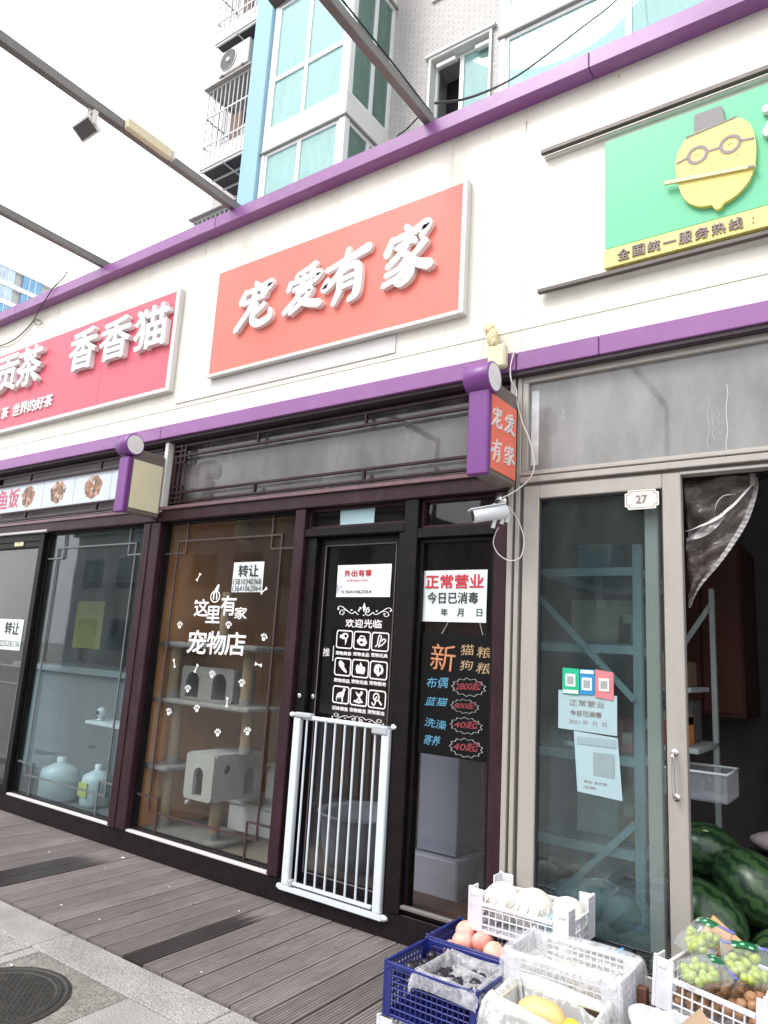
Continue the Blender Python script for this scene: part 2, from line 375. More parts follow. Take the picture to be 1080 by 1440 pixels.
def brush(mb, key, x0, x1, z0, z1, y0, y1, wscale=1.0, face='-y', shear=.10):
    for si, st in enumerate(BRUSH[key]):
        c = catmull([(p[0], p[1], p[2]) for p in st], 7)
        pts = [np.array([(p[0]+shear*(p[1]-50))/100*(x1-x0)+x0, p[1]/100*(z1-z0)+z0]) for p in c]
        ws = [p[2]*wscale/200*((x1-x0)+(z1-z0))/2 for p in c]
        L, Rr = [], []
        for i, p in enumerate(pts):
            t = pts[min(i+1, len(pts)-1)]-pts[max(i-1, 0)]; t = t/np.linalg.norm(t); nn = np.array([-t[1], t[0]])
            L.append(p+nn*ws[i]); Rr.append(p-nn*ws[i])
        t0 = pts[0]-pts[1]; t0 /= np.linalg.norm(t0); t1 = pts[-1]-pts[-2]; t1 /= np.linalg.norm(t1)
        L = [pts[0]+t0*ws[0]*.8+(L[0]-pts[0])*.35]+L+[pts[-1]+t1*ws[-1]*.9+(L[-1]-pts[-1])*.3]
        Rr = [pts[0]+t0*ws[0]*.5+(Rr[0]-pts[0])*.6]+Rr+[pts[-1]+t1*ws[-1]*.6+(Rr[-1]-pts[-1])*.5]
        n = len(L); yf = y0-.0011*si
        def P(a, yy): return (a[0], yy, a[1]) if face == '-y' else (-yy, a[0], a[1])
        v = [P(a, yf) for a in L]+[P(a, yf) for a in Rr]+[P(a, y1) for a in L]+[P(a, y1) for a in Rr]; f = []
        for i in range(n-1):
            f += [(i, i+1, n+i+1, n+i), (2*n+i, 3*n+i, 3*n+i+1, 2*n+i+1), (i, 2*n+i, 2*n+i+1, i+1), (n+i, n+i+1, 3*n+i+1, 3*n+i)]
        f += [(0, n, 3*n, 2*n), (n-1, 3*n-1, 4*n-1, 2*n-1)]
        mb.add(v, f)

# ================================================================== GROUND
def speckle(name, c1, c2, c3, sc_=220):
    m = bpy.data.materials.new(name); m.use_nodes = True; n = m.node_tree.nodes; l = m.node_tree.links; b = n['Principled BSDF']
    tc = n.new('ShaderNodeTexCoord'); t = n.new('ShaderNodeTexNoise'); t.inputs['Scale'].default_value = sc_; t.inputs['Detail'].default_value = 4; l.new(tc.outputs['Object'], t.inputs['Vector'])
    cr = n.new('ShaderNodeValToRGB'); e = cr.color_ramp.elements; e[0].position = .36; e[0].color = (*c1, 1); e[1].position = .62; e[1].color = (*c3, 1); x = e.new(.5); x.color = (*c2, 1)
    l.new(t.outputs[0], cr.inputs[0])
    t2 = n.new('ShaderNodeTexNoise'); t2.inputs['Scale'].default_value = 3.0; t2.inputs['Detail'].default_value = 9; l.new(tc.outputs['Object'], t2.inputs['Vector'])
    rp = n.new('ShaderNodeMapRange'); rp.inputs[1].default_value = .3; rp.inputs[2].default_value = .7; rp.inputs[3].default_value = .72; rp.inputs[4].default_value = 1.12; l.new(t2.outputs[0], rp.inputs[0])
    oi = n.new('ShaderNodeObjectInfo'); r2 = n.new('ShaderNodeMapRange'); r2.inputs[3].default_value = .92; r2.inputs[4].default_value = 1.08; l.new(oi.outputs['Random'], r2.inputs[0])
    mu = n.new('ShaderNodeMath'); mu.operation = 'MULTIPLY'; l.new(rp.outputs[0], mu.inputs[0]); l.new(r2.outputs[0], mu.inputs[1])
    vm = n.new('ShaderNodeVectorMath'); vm.operation = 'SCALE'; l.new(cr.outputs[0], vm.inputs[0]); l.new(mu.outputs[0], vm.inputs['Scale']); l.new(vm.outputs[0], b.inputs['Base Color'])
    b.inputs['Roughness'].default_value = .75
    bp = n.new('ShaderNodeBump'); bp.inputs['Strength'].default_value = .35; bp.inputs['Distance'].default_value = .003; l.new(t.outputs[0], bp.inputs['Height']); l.new(bp.outputs[0], b.inputs['Normal'])
    return m
granite = speckle('granite', (.11, .105, .10), (.30, .285, .275), (.50, .48, .46))
concrete = speckle('stained_concrete', (.11, .10, .085), (.18, .17, .15), (.27, .255, .23), 120)
gm = speckle('far_paving', (.16, .155, .15), (.26, .25, .24), (.36, .35, .34), 60)
g = MB().box(-150, 150, -150, 150, -.4, -.07).build('ground', gm); setp(g, 'grey paved ground of the street around the shops', kind='structure')
pav = bpy.data.objects.new('pavement', None); COL.objects.link(pav); setp(pav, 'speckled granite slab pavement in front of the deck', kind='structure')
def slab(x0, x1, y0, y1, m=granite, name='slab', z=-.008):
    j = .003; zz = z+random.uniform(-.0015, .0015)
    return MB().box(x0+j, x1-j, y0+j, y1-j, -.07, zz, bev=.004).build(name, m, pav)
xs = [-3.598-1.2*k for k in range(5)][::-1]+[-3.598+1.205*k for k in range(1, 6)]
for a, b in zip(xs, xs[1:]): slab(a, b, -1.287, -1.066)
def row(y0, y1, off, wd=.6, skip=None):
    x = -9.6+off
    while x < 2.4:
        a, b = x, x+wd; x += wd
        if skip and b > skip[0] and a < skip[1]:
            if a < skip[0]: slab(a, skip[0], y0, y1)
            if b > skip[1]: slab(skip[1], b, y0, y1)
            continue
        slab(a, b, y0, y1)
row(-1.62, -1.287, .02, 1.2, (-3.5, -2.8)); row(-1.99, -1.62, .62, 1.2, (-3.5, -2.8))
for i in range(14): row(-1.99-.4*(i+1), -1.99-.4*i, .3*(i % 2), .8)
slab(-3.5, -2.8, -1.99, -1.287, concrete, 'concrete_surround', z=-.011)
# manhole cover
mh = thing('manhole_cover', (-3.2, -1.66, -.011), 'round black iron manhole cover set in stained concrete', 'manhole cover')
ironm = mat('cast_iron', (.035, .033, .03), .55, metal=.3, var=.35, scale=14, bump=.3, bscale=80, dirt=(.12, .10, .08), dirtamt=.5)
MB().lathe([(.30, -.02), (.30, .004), (.285, .006), (.275, .001), (.268, .001), (.262, .005), (.24, .005), (.235, .002), (0, .002)], n=56, smooth=False).build('rim', ironm, mh, local=True)
t = MB()
for i in range(-14, 15):
    for j in range(-14, 15):
        x, y = i*.016, j*.016
        if x*x+y*y < .052: t.add([(x-.006, y-.002, .002), (x+.006, y-.002, .002), (x+.006, y+.002, .002), (x-.006, y+.002, .002), (x-.005, y-.001, .0045), (x+.005, y-.001, .0045), (x+.005, y+.001, .0045), (x-.005, y+.001, .0045)] if (i+j) % 2 else [(x-.002, y-.006, .002), (x+.002, y-.006, .002), (x+.002, y+.006, .002), (x-.002, y+.006, .002), (x-.001, y-.005, .0045), (x+.001, y-.005, .0045), (x+.001, y+.005, .0045), (x-.001, y+.005, .0045)], [(4, 5, 6, 7), (0, 1, 5, 4), (1, 2, 6, 5), (2, 3, 7, 6), (3, 0, 4, 7)])
t.build('raised_studs', ironm, mh, local=True, kind='stuff')
bpy.context.view_layer.update()

# ================================================================== DECK
def deckmat(name, stain=False):
    m = bpy.data.materials.new(name); m.use_nodes = True; n = m.node_tree.nodes; l = m.node_tree.links; b = n['Principled BSDF']
    tc = n.new('ShaderNodeTexCoord'); mp = n.new('ShaderNodeMapping'); mp.inputs['Scale'].default_value = (14, 1.2, 6); l.new(tc.outputs['Object'], mp.inputs[0])
    oi = n.new('ShaderNodeObjectInfo'); va = n.new('ShaderNodeVectorMath'); l.new(mp.outputs[0], va.inputs[0]); l.new(oi.outputs['Random'], va.inputs[1])
    t = n.new('ShaderNodeTexNoise'); t.inputs['Scale'].default_value = 4; t.inputs['Detail'].default_value = 10; t.inputs['Roughness'].default_value = .7; l.new(va.outputs[0], t.inputs['Vector'])
    cr = n.new('ShaderNodeValToRGB'); e = cr.color_ramp.elements; e[0].position = .25; e[0].color = (.105, .087, .082, 1); e[1].position = .78; e[1].color = (.255, .222, .212, 1); l.new(t.outputs[0], cr.inputs[0])
    r2 = n.new('ShaderNodeMapRange'); r2.inputs[3].default_value = .82; r2.inputs[4].default_value = 1.14; l.new(oi.outputs['Random'], r2.inputs[0])
    t5 = n.new('ShaderNodeTexNoise'); t5.inputs['Scale'].default_value = 2.2; t5.inputs['Detail'].default_value = 6; l.new(tc.outputs['Object'], t5.inputs['Vector'])
    r5 = n.new('ShaderNodeMapRange'); r5.inputs[1].default_value = .3; r5.inputs[2].default_value = .7; r5.inputs[3].default_value = .85; r5.inputs[4].default_value = 1.12; l.new(t5.outputs[0], r5.inputs[0])
    mu = n.new('ShaderNodeMath'); mu.operation = 'MULTIPLY'; l.new(r2.outputs[0], mu.inputs[0]); l.new(r5.outputs[0], mu.inputs[1])
    vm = n.new('ShaderNodeVectorMath'); vm.operation = 'SCALE'; l.new(cr.outputs[0], vm.inputs[0]); l.new(mu.outputs[0], vm.inputs['Scale'])
    last = vm.outputs[0]; b.inputs['Roughness'].default_value = .6
    if stain:   # wet patch with a ragged end towards the shop
        sx = n.new('ShaderNodeSeparateXYZ'); l.new(tc.outputs['Object'], sx.inputs[0])
        mp2 = n.new('ShaderNodeMapping'); mp2.inputs['Scale'].default_value = (60, .8, 1); l.new(tc.outputs['Object'], mp2.inputs[0])
        t2 = n.new('ShaderNodeTexNoise'); t2.inputs['Scale'].default_value = 1; l.new(mp2.outputs[0], t2.inputs['Vector'])
        ma = n.new('ShaderNodeMath'); ma.operation = 'MULTIPLY_ADD'; ma.inputs[1].default_value = -.42; l.new(t2.outputs[0], ma.inputs[0]); l.new(sx.outputs[1], ma.inputs[2])
        rp = n.new('ShaderNodeMapRange'); rp.inputs[1].default_value = -.58; rp.inputs[2].default_value = -.42; rp.inputs[3].default_value = 1; rp.inputs[4].default_value = 0; l.new(ma.outputs[0], rp.inputs[0])
        mx = n.new('ShaderNodeMix'); mx.data_type = 'RGBA'; l.new(rp.outputs[0], mx.inputs[0]); l.new(last, mx.inputs[6]); mx.inputs[7].default_value = (.036, .028, .028, 1); last = mx.outputs[2]
        rr = n.new('ShaderNodeMapRange'); rr.inputs[3].default_value = .6; rr.inputs[4].default_value = .3; l.new(rp.outputs[0], rr.inputs[0]); l.new(rr.outputs[0], b.inputs['Roughness'])
    l.new(last, b.inputs['Base Color'])
    bp = n.new('ShaderNodeBump'); bp.inputs['Strength'].default_value = .2; bp.inputs['Distance'].default_value = .003; l.new(t.outputs[0], bp.inputs['Height']); l.new(bp.outputs[0], b.inputs['Normal'])
    return m
dm, dms = deckmat('composite_decking'), deckmat('wet_composite_decking', True)
deck = bpy.data.objects.new('deck', None); COL.objects.link(deck); setp(deck, 'brown grooved plank deck along the shopfronts', kind='structure')
PW = .1486
def plank_mesh():
    wv = PW-.010; prof = [(-wv/2, -.03), (-wv/2, -.003), (-wv/2+.003, 0)]
    ng = 8; step = (wv-.006)/ng
    for i in range(1, ng):
        c = -wv/2+.003+step*i; prof += [(c-.0028, 0), (c-.0012, -.0028), (c+.0012, -.0028), (c+.0028, 0)]
    prof += [(wv/2-.003, 0), (wv/2, -.003), (wv/2, -.03)]
    mb = MB(); n = len(prof); v = [(x, -1.062, z) for x, z in prof]+[(x, .02, z) for x, z in prof]
    f = [(i, i+1, n+i+1, n+i) for i in range(n-1)]+[tuple(range(n)), tuple(range(2*n-1, n-1, -1))]
    mb.add(v, f); o = mb.build('plank', dm, deck); return o
p0 = plank_mesh(); xc0 = -3.161+PW/2
first = True
for k in range(-43, 36):
    o = p0 if first else p0.copy()
    if not first: COL.objects.link(o); o.parent = deck
    first = False
    o.location = (xc0+PW*k, 0, random.uniform(-.0015, .0015))
    if k in (0, -11, -10):
        o.data = p0.data.copy(); o.data.materials[0] = dms; o['label'] = 'plank with a dark wet patch on its street half'
box('fascia_edge', mat('deck_edge', (.02, .016, .016), .9), deck, -9.7, 2.2, -1.055, .0, -.065, -.033)

# ================================================================== SHOP BUILDING
B = thing('shop_building', (-4, 0, 0), 'long single storey row of shops with cream fascia, purple trims and glazed fronts', 'building')
XL, XR = -9.6, 2.2
# fascia panels between the trims
seams = [XL, -7.9, -6.62, -4.9, -4.45, -2.1, -1.84, -1.6, .1, XR]
for a, b in zip(seams, seams[1:]): box('fascia_panel', cream, B, a+.0006, b-.0006, -.06, .02, 3.19, 4.80, bev=.0006)
box('fascia_rib', cream, B, XL, XR, -.064, -.0605, 3.335, 3.339, bev=0)
for a, b in zip([XL, -7.3, -4.24, -1.182, 1.9], [-7.3, -4.24, -1.182, 1.9, XR]):
    box('upper_trim', purple, B, a+.0015, b-.0015, -.16, .10, 4.772, 4.878, bev=.004)
for a, b in zip([XL, -7.4, -4.72, -1.625, -1.16, 1.5], [-7.4, -4.72, -1.625, -1.16, 1.5, XR]):
    box('lower_trim', purple, B, a+.0015, b-.0015, -.08+(.012 if a > -1.7 else 0), .05, 3.094, 3.202, bev=.004)
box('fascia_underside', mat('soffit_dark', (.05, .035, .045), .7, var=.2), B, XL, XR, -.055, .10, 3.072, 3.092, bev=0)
roofm = mat('roof_felt', (.16, .16, .15), .9, var=.2)
box('roof', roofm, B, XL, XR, .11, 3.95, 4.6, 4.70, bev=0)
innerw = mat('plaster_wall', (.45, .43, .40), .8, var=.06)
box('ceiling', mat('ceiling_board', (.14, .13, .13), .8, var=.05), B, XL, XR, .12, 3.9, 3.09, 3.15, bev=0)
box('back_wall', innerw, B, XL, XR, 3.85, 3.95, 0, 3.09, bev=0)
tilef = mat('floor_tile', (.20, .17, .14), .35, var=.1, scale=2)
box('shop_floor', tilef, B, -4.74, -1.70, .10, 3.85, 0, .10, bev=0)
box('shop_floor', mat('grey_floor', (.16, .16, .16), .5, var=.2), B, XL, -4.80, .10, 3.85, 0, .10, bev=0)
box('shop_floor', mat('dark_floor', (.07, .06, .055), .5, var=.3), B, -1.62, XR, .10, 3.85, 0, .10, bev=0)
woodw = mat('orange_wood_panel', (.66, .29, .09), .45, var=.18, scale=3, stretch=(1, 1, .25))
tealw = mat('pale_teal_wall', (.23, .28, .30), .6, var=.06, scale=2)
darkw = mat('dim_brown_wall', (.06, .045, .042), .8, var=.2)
box('party_wall', woodw, B, -4.775, -4.745, .10, 1.85, 0, 3.09, bev=0); box('party_wall', darkw, B, -4.775, -4.745, 1.851, 3.85, 0, 3.09, bev=0)  # rear part coloured dark to stand in for the unlit depth of the shop
box('party_wall', tealw, B, -4.81, -4.778, .10, 3.85, 0, 3.09, bev=0)
box('party_wall', darkw, B, -1.755, -1.741, .10, 3.85, 0, 3.09, bev=0)
box('party_wall', darkw, B, -1.739, -1.72, .10, 3.85, 0, 3.09, bev=0)
box('party_wall', darkw, B, .95, 1.0, .10, 3.85, 0, 3.09, bev=0)
box('end_wall', innerw, B, XL-.1, XL, -.05, 3.95, 0, 4.7, bev=0); box('end_wall', innerw, B, XR, XR+.1, -.05, 3.95, 0, 4.7, bev=0)
box('lining_wall', tealw, B, XL, -4.83, 2.3, 2.34, .1, 3.09, bev=0)
box('lining_wall', mat('grey_brown_wall', (.16, .14, .14), .8, var=.25), B, -1.62, .94, 2.9, 2.94, .1, 3.09, bev=0)
box('lining_wall', darkw, B, -4.74, -1.71, 3.0, 3.04, .1, 3.09, bev=0)  # pet shop back darkened by colour, as part of the unlit depth
# plinth and header
box('plinth', plinthm, B, XL, -1.68, 0.0, .10, 0.0, .142, bev=.004)
box('plinth', alu, B, -1.60, XR, .0, .10, 0.0, .10, bev=.004)
for a, b in ((-9.6, -6.36), (-6.34, -4.87), (-4.86, -4.70), (-4.69, -3.16), (-3.155, -2.36), (-2.355, -1.68)):
    pass
box('header_beam', maroon, B, XL, -4.70, -.035, .10, 2.425, 2.545, bev=.006); box('header_beam', maroon, B, -4.69, -1.665, -.03, .10, 2.425, 2.54, bev=.006)
box('header_ledge', mat('maroon_highlight', (.15, .08, .09), .35, var=.2, dirt=(.3, .22, .22), dirtamt=.4), B, XL, -1.67, -.05, -.032, 2.512, 2.538, bev=.003)  # highlight along the header, put in as a lighter maroon strip
box('pillar', maroon, B, -4.87, -4.66, -.02, .09, .143, 2.424, bev=.006)
box('pillar_strip', maroon, B, -4.80, -4.775, -.028, -.0205, .143, 2.42, bev=.002)
box('pillar', maroon, B, -3.238, -3.150, -.02, .09, .143, 2.424, bev=.005)
box('door_post', dkframe, B, -2.357, -2.262, -.015, .09, .143, 2.424, bev=.004)
box('pillar', maroon, B, -1.757, -1.682, -.01, .09, .143, 2.424, bev=.004)
# ---- display windows with lattice
def frame_rect(mb, x0, x1, z0, z1, t, y0, y1, bev=.002):
    mb.box(x0, x1, y0, y1, z1-t, z1, bev); mb.box(x0, x1, y0, y1, z0, z0+t, bev); mb.box(x0, x0+t, y0, y1, z0+t, z1-t, bev); mb.box(x1-t, x1, y0, y1, z0+t, z1-t, bev)
latm = mat('lattice_bar', (.055, .03, .03), .45, var=.2)
latg = mat('lattice_bar_grey', (.12, .13, .13), .45, var=.2)
def display_window(x0, x1, z0, z1, gm_, lm, xl, xr, zb, zt, s=.095):
    e = bpy.data.objects.new('display_window', None); COL.objects.link(e); e.parent = B; e.location = Vector((x0, 0, z0))-B.location
    mb = MB(); frame_rect(mb, x0, x1, z0, z1, .018, .028, .085); mb.build('window_frame', dkframe, e)
    box('glass_pane', gm_, e, x0+.018, x1-.018, .052, .057, z0+.018, z1-.018, bev=0)
    box('window_sill', white_alu, e, x0-.01, x1+.01, -.006, .05, z0-.012, z0+.004, bev=.003)
    y = (.036, .046); b = .0065
    def bar(xa, xb, za, zb_, k): MB().box(min(xa, xb), max(xa, xb), y[0]+k*.0004, y[1]+k*.0004, min(za, zb_), max(za, zb_), 0).build('lattice_bar', lm, e)
    bar(xl-b, xr+b, zt-b, zt+b, 0); bar(xl-b, xr+b, zb-b, zb+b, 0); bar(xl-b, xl+b, zb, zt, 1); bar(xr-b, xr+b, zb, zt, 1)
    for cx, sx, ex in ((xl, 1, x0+.018), (xr, -1, x1-.018)):
        for cz, sz, ez in ((zt, -1, z1-.018), (zb, 1, z0+.018)):
            bar(cx+sx*s-b, cx+sx*s+b, cz+sz*s, ez, 2); bar(cx+sx*s, ex, cz+sz*s-b, cz+sz*s+b, 3)
    return e
display_window(-6.33, -4.872, .148, 2.424, g_teal, latg, -6.17, -5.02, .32, 2.28)
display_window(-4.658, -3.240, .148, 2.424, g_shop, latm, -4.49, -3.40, .30, 2.27)
# ---- far left door of the tea shop
dl = bpy.data.objects.new('shop_door', None); COL.objects.link(dl); dl.parent = B; dl.location = Vector((-6.34, 0, .143))-B.location
mb = MB(); frame_rect(mb, -7.45, -6.345, .143, 2.424, .07, -.01, .08); mb.build('door_frame', dkframe, dl)
box('glass_pane', glass('door_glass_left', (.75, .72, .72), .03, (.5, .46, .46), 1.2, .02, .03), dl, -7.38, -6.415, .04, .045, .213, 2.30, bev=0)
box('door_rail', dkframe, dl, -7.38, -6.415, .0, .06, 2.30, 2.354); box('mid_rail', latg, dl, -7.38, -6.415, .03, .05, 1.20, 1.215, bev=.001); box('mid_rail', latg, dl, -7.38, -6.415, .03, .05, 1.05, 1.06, bev=.001)
mb = MB()
for i in range(34): mb.box(-7.45+i*.035, -7.45+i*.035+.024, -.045, -.012, 2.424, 2.447, .004)
mb.build('corrugated_strip', white_alu, B)
mb = MB(); frame_rect(mb, -9.5, -7.5, .143, 2.424, .07, -.01, .08); mb.build('window_frame', dkframe, B)
box('glass_pane', g_teal, B, -9.43, -7.57, .04, .045, .213, 2.354, bev=0)
# ---- transoms of tea shop and pet shop
def transom(x0, x1, z0, z1, gmat, links, leftlat=False, name='transom_window'):
    e = bpy.data.objects.new(name, None); COL.objects.link(e); e.parent = B; e.location = Vector((x0, 0, z0))-B.location
    mb = MB(); frame_rect(mb, x0, x1, z0, z1, .02, .02, .085); mb.build('window_frame', maroon, e)
    if gmat: box('glass_pane', gmat, e, x0+.02, x1-.02, .055, .06, z0+.02, z1-.02, bev=0)
    b = .009
    for zz in (z1-.035, z1-.118, z0+.035, z0+.112): MB().box(x0+.02, x1-.02, .0, .022, zz-b, zz+b, .002).build('lattice_bar', maroon, e)
    for lx in links:
        MB().box(lx-b, lx+b, .0005, .021, z1-.117, z1-.036, 0).build('lattice_bar', maroon, e); MB().box(lx+.01-b, lx+.01+b, .0005, .021, z0+.036, z0+.111, 0).build('lattice_bar', maroon, e)
    if leftlat:
        for lx, za, zb_ in ((x0+.115, z0+.02, z1-.02), (x0+.165, z0+.02, z0+.16), (x0+.165, z1-.17, z1-.02), (x0+.06, z0+.112, z1-.118)): MB().box(lx-.007, lx+.007, -.003, .019, za, zb_, 0).build('lattice_bar', maroon, e)
        for lz in (z0+.07, z0+.16, z1-.075, z1-.17): MB().box(x0+.02, x0+.165, -.001, .0205, lz-.007, lz+.007, 0).build('lattice_bar', maroon, e)
    return e
transom(-7.45, -4.75, 2.547, 3.07, None, (-6.78, -5.62)); transom(-9.55, -7.5, 2.547, 3.07, None, (-8.9, -8.1))
transom(-4.645, -1.665, 2.542, 3.07, g_dirty2, (-3.69, -2.715), True)
box('pillar_cap', signgrey, B, -4.69, -4.65, -.04, .02, 2.5, 3.07, bev=.003)
box('transom_backing', mat('pale_board', (.42, .40, .42), .6, var=.08), B, XL, -4.76, .07, .075, 2.55, 3.06, bev=0)
# ---- pet shop door
d = bpy.data.objects.new('shop_door', None); COL.objects.link(d); d.parent = B; d.location = Vector((-3.0, 0, .12))-B.location; d['label'] = 'dark framed glass pet shop door with white stickers'
box('door_head', dkframe, B, -3.149, -2.358, -.012, .09, 2.232, 2.285, bev=.004)
box('door_jamb', dkframe, B, -3.149, -3.062, .015, .11, .143, 2.231); box('door_jamb', dkframe, B, -2.398, -2.358, .0, .11, .143, 2.231)
mb = MB(); frame_rect(mb, -3.06, -2.40, .143, 2.228, .052, .06, .10); mb.build('door_frame', mat('door_leaf', (.010, .008, .010), .35, spec=.25, var=.2), d)
box('glass_pane', g_dark, d, -3.008, -2.452, .075, .080, .195, 2.176, bev=0)
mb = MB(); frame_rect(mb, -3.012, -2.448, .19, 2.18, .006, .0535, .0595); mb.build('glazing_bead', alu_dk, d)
MB().lathe([(0, -.012), (.012, -.012), (.017, -.004), (.017, .0)], (-3.032, .058, 1.215), 16, 'y').build('door_lock', chrome, d)
MB().lathe([(0, -.012), (.012, -.012), (.017, -.004), (.017, .0)], (-3.105, .013, 1.215), 16, 'y').build('door_lock', chrome, d)
def fixed_light(x0, x1, z0, z1, gm_, t=.022, fm=dkframe):
    e = bpy.data.objects.new('window', None); COL.objects.link(e); e.parent = B; e.location = Vector((x0, 0, z0))-B.location
    mb = MB(); frame_rect(mb, x0, x1, z0, z1, t, .02, .085); mb.build('window_frame', fm, e)
    box('glass_pane', gm_, e, x0+t, x1-t, .05, .055, z0+t, z1-t, bev=0); return e
fixed_light(-3.148, -2.360, 2.287, 2.423, g_dark, .018, maroon); fixed_light(-2.260, -1.760, 2.245, 2.423, g_dark, .018, maroon)
box('window_head', dkframe, B, -2.260, -1.759, -.015, .09, 2.185, 2.243, bev=.004)
fixed_light(-2.260, -1.760, .145, 2.183, g_dark, .024)
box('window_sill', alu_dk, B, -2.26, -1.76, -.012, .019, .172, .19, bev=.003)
# ---- fruit shop aluminium front
box('aluminium_strip', alu, B, -1.680, -1.650, -.02, .05, .10, 3.07, bev=.003); box('aluminium_strip', alu, B, -1.637, -1.612, -.014, .05, .10, 3.07, bev=.003)
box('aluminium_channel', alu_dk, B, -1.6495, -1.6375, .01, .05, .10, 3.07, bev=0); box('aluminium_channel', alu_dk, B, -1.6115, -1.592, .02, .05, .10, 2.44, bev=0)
t_ = bpy.data.objects.new('transom_window', None); COL.objects.link(t_); t_.parent = B; t_.location = Vector((-1.61, 0, 2.5))-B.location
mb = MB(); frame_rect(mb, -1.611, 2.1, 2.49, 3.071, .035, -.005, .06); mb.build('window_frame', alu, t_)
box('glass_pane', g_dirty, t_, -1.576, 2.065, .02, .025, 2.525, 3.036, bev=0)
box('window_frame', alu, t_, -1.611, 2.1, -.02, -.0055, 2.497, 2.515); box('white_scrapings', mat('peeled_film', (.55, .57, .58), .7, var=.3, scale=14), t_, -1.566, -1.522, .0185, .0195, 2.56, 2.99, bev=0)
box('track_rail', alu, B, -1.611, 2.1, -.025, .06, 2.455, 2.4885, bev=.003); box('track_gap', alu_dk, B, -1.59, 2.1, .0, .06, 2.44, 2.4545, bev=0)
box('track_rail', alu, B, -.79, 2.1, -.01, .06, 2.425, 2.4395, bev=.002)
fd = bpy.data.objects.new('sliding_door', None); COL.objects.link(fd); fd.parent = B; fd.location = Vector((-1.59, 0, .1))-B.location; fd['label'] = 'closed aluminium framed glass sliding door'
box('door_stile', alu, fd, -1.591, -1.503, -.012, .035, .102, 2.438, bev=.004); box('door_stile', alu, fd, -.870, -.785, -.012, .035, .102, 2.438, bev=.004)
box('door_rail', alu, fd, -1.5025, -.8705, -.012, .035, 2.365, 2.438, bev=.004); box('door_rail', alu, fd, -1.5025, -.8705, -.012, .035, .102, .2, bev=.004)
box('glass_pane', g_teal, fd, -1.503, -.87, .012, .017, .2, 2.365, bev=0)
box('door_gasket', blackm, fd, -1.503, -1.494, .002, .011, .2, 2.365, bev=0); box('door_gasket', blackm, fd, -.879, -.870, .002, .011, .2, 2.365, bev=0); box('door_gasket', blackm, fd, -1.494, -.879, .002, .011, 2.356, 2.365, bev=0)
mb = MB(); pts = [(-.833, -.012, .955), (-.833, -.048, .962), (-.834, -.055, .985), (-.836, -.055, 1.115), (-.837, -.048, 1.138), (-.837, -.012, 1.145)]
mb.tube(catmull(pts, 4), .0075, 10); mb.lathe([(0, -.016), (.016, -.016), (.016, -.0122)], (-.833, 0, .955), 14, 'y'); mb.lathe([(0, -.016), (.016, -.016), (.016, -.0122)], (-.837, 0, 1.145), 14, 'y'); mb.build('handle', chrome, fd)
fd2 = bpy.data.objects.new('sliding_door', None); COL.objects.link(fd2); fd2.parent = B; fd2.location = Vector((-1.59, 0, .1))-B.location; fd2['label'] = 'second sliding door leaf pushed behind the first'
box('door_stile', alu, fd2, -.975, -.91, .06, .10, .102, 2.438, bev=.004); box('door_stile', alu, fd2, -1.60, -1.55, .06, .10, .102, 2.438, bev=.004)
box('glass_pane', g_teal, fd2, -1.55, -.975, .08, .085, .15, 2.39, bev=0)
box('door_rail', alu, fd2, -1.55, -.975, .06, .10, 2.39, 2.438, bev=.004)
for x0_ in (.95,): box('door_stile', alu, B, x0_, 1.04, -.012, .035, .102, 2.424, bev=.004)
box('side_panel', darkw, B, 1.05, XR, .03, .06, .10, 2.43, bev=0)

for k_, (px_, ya, yb_, w_) in enumerate(((1022, 540, 636, .0035), (996, 560, 632, .0018), (1003, 585, 618, .0015), (1010, 570, 600, .0012), (792, 575, 592, .003))):
    pts = [at(px_+1.2*math.sin(i*1.7+k_)+(.6 if i % 2 else 0), ya+(yb_-ya)*i/7, .0185) for i in range(8)]; mb = MB(); mb.tube(catmull([tuple(p) for p in pts], 3), w_*.6, 5); mb.build('paint_drip', mat('drip_white', (.62, .62, .62), .6), t_)
# fixings and small rusty marks on the fascia
streak = mat('rust_streak', (.40, .31, .22), .6, var=.1)
for a, z, h_ in ((-6.62, 4.72, .10), (-3.12, 4.74, .035), (-4.45, 4.70, .06), (-1.6, 4.68, .07), (-5.9, 4.74, .04), (-2.55, 4.745, .03), (-1.05, 4.74, .03)):
    MB().add([(a, -.0606, z), (a+.010, -.0606, z), (a+.006, -.0606, z-h_), (a+.004, -.0606, z-h_*1.1), (a, -.0602, z), (a+.010, -.0602, z), (a+.006, -.0602, z-h_), (a+.004, -.0602, z-h_*1.1)], [(0, 1, 2, 3), (4, 7, 6, 5), (0, 3, 7, 4), (1, 5, 6, 2), (0, 4, 5, 1), (2, 6, 7, 3)]).build('dirt_streak', streak, B)

# ================================================================== BIG SIGNS
s1 = thing('shop_sign', (-3.06, -.08, 3.5), 'orange red signboard with four raised white brush characters 宠爱有家', 'sign')
box('sign_panel', redsign, s1, -4.19, -1.992, -.10, -.0605, 3.535, 4.39, bev=.003)
box('sign_frame', signgrey, s1, -1.99, -1.955, -.112, -.0605, 3.505, 4.398, bev=.004); box('sign_frame', signgrey, s1, -4.195, -1.9915, -.112, -.0605, 3.505, 3.533, bev=.004)
for key, x0, x1, z0, z1 in (('chong', -3.93, -3.52, 3.80, 4.17), ('ai', -3.42, -3.06, 3.82, 4.16), ('you', -3.06, -2.66, 3.80, 4.18), ('jia', -2.56, -2.19, 3.79, 4.19)):
    x0, x1, z0, z1 = x0+.014, x1-.014, z0+.012, z1-.012
    mb = MB(); brush(mb, key, x0, x1, z0, z1, -.132, -.1005, 1.5, '-y', .02); mb.build('character', signwhite, s1)
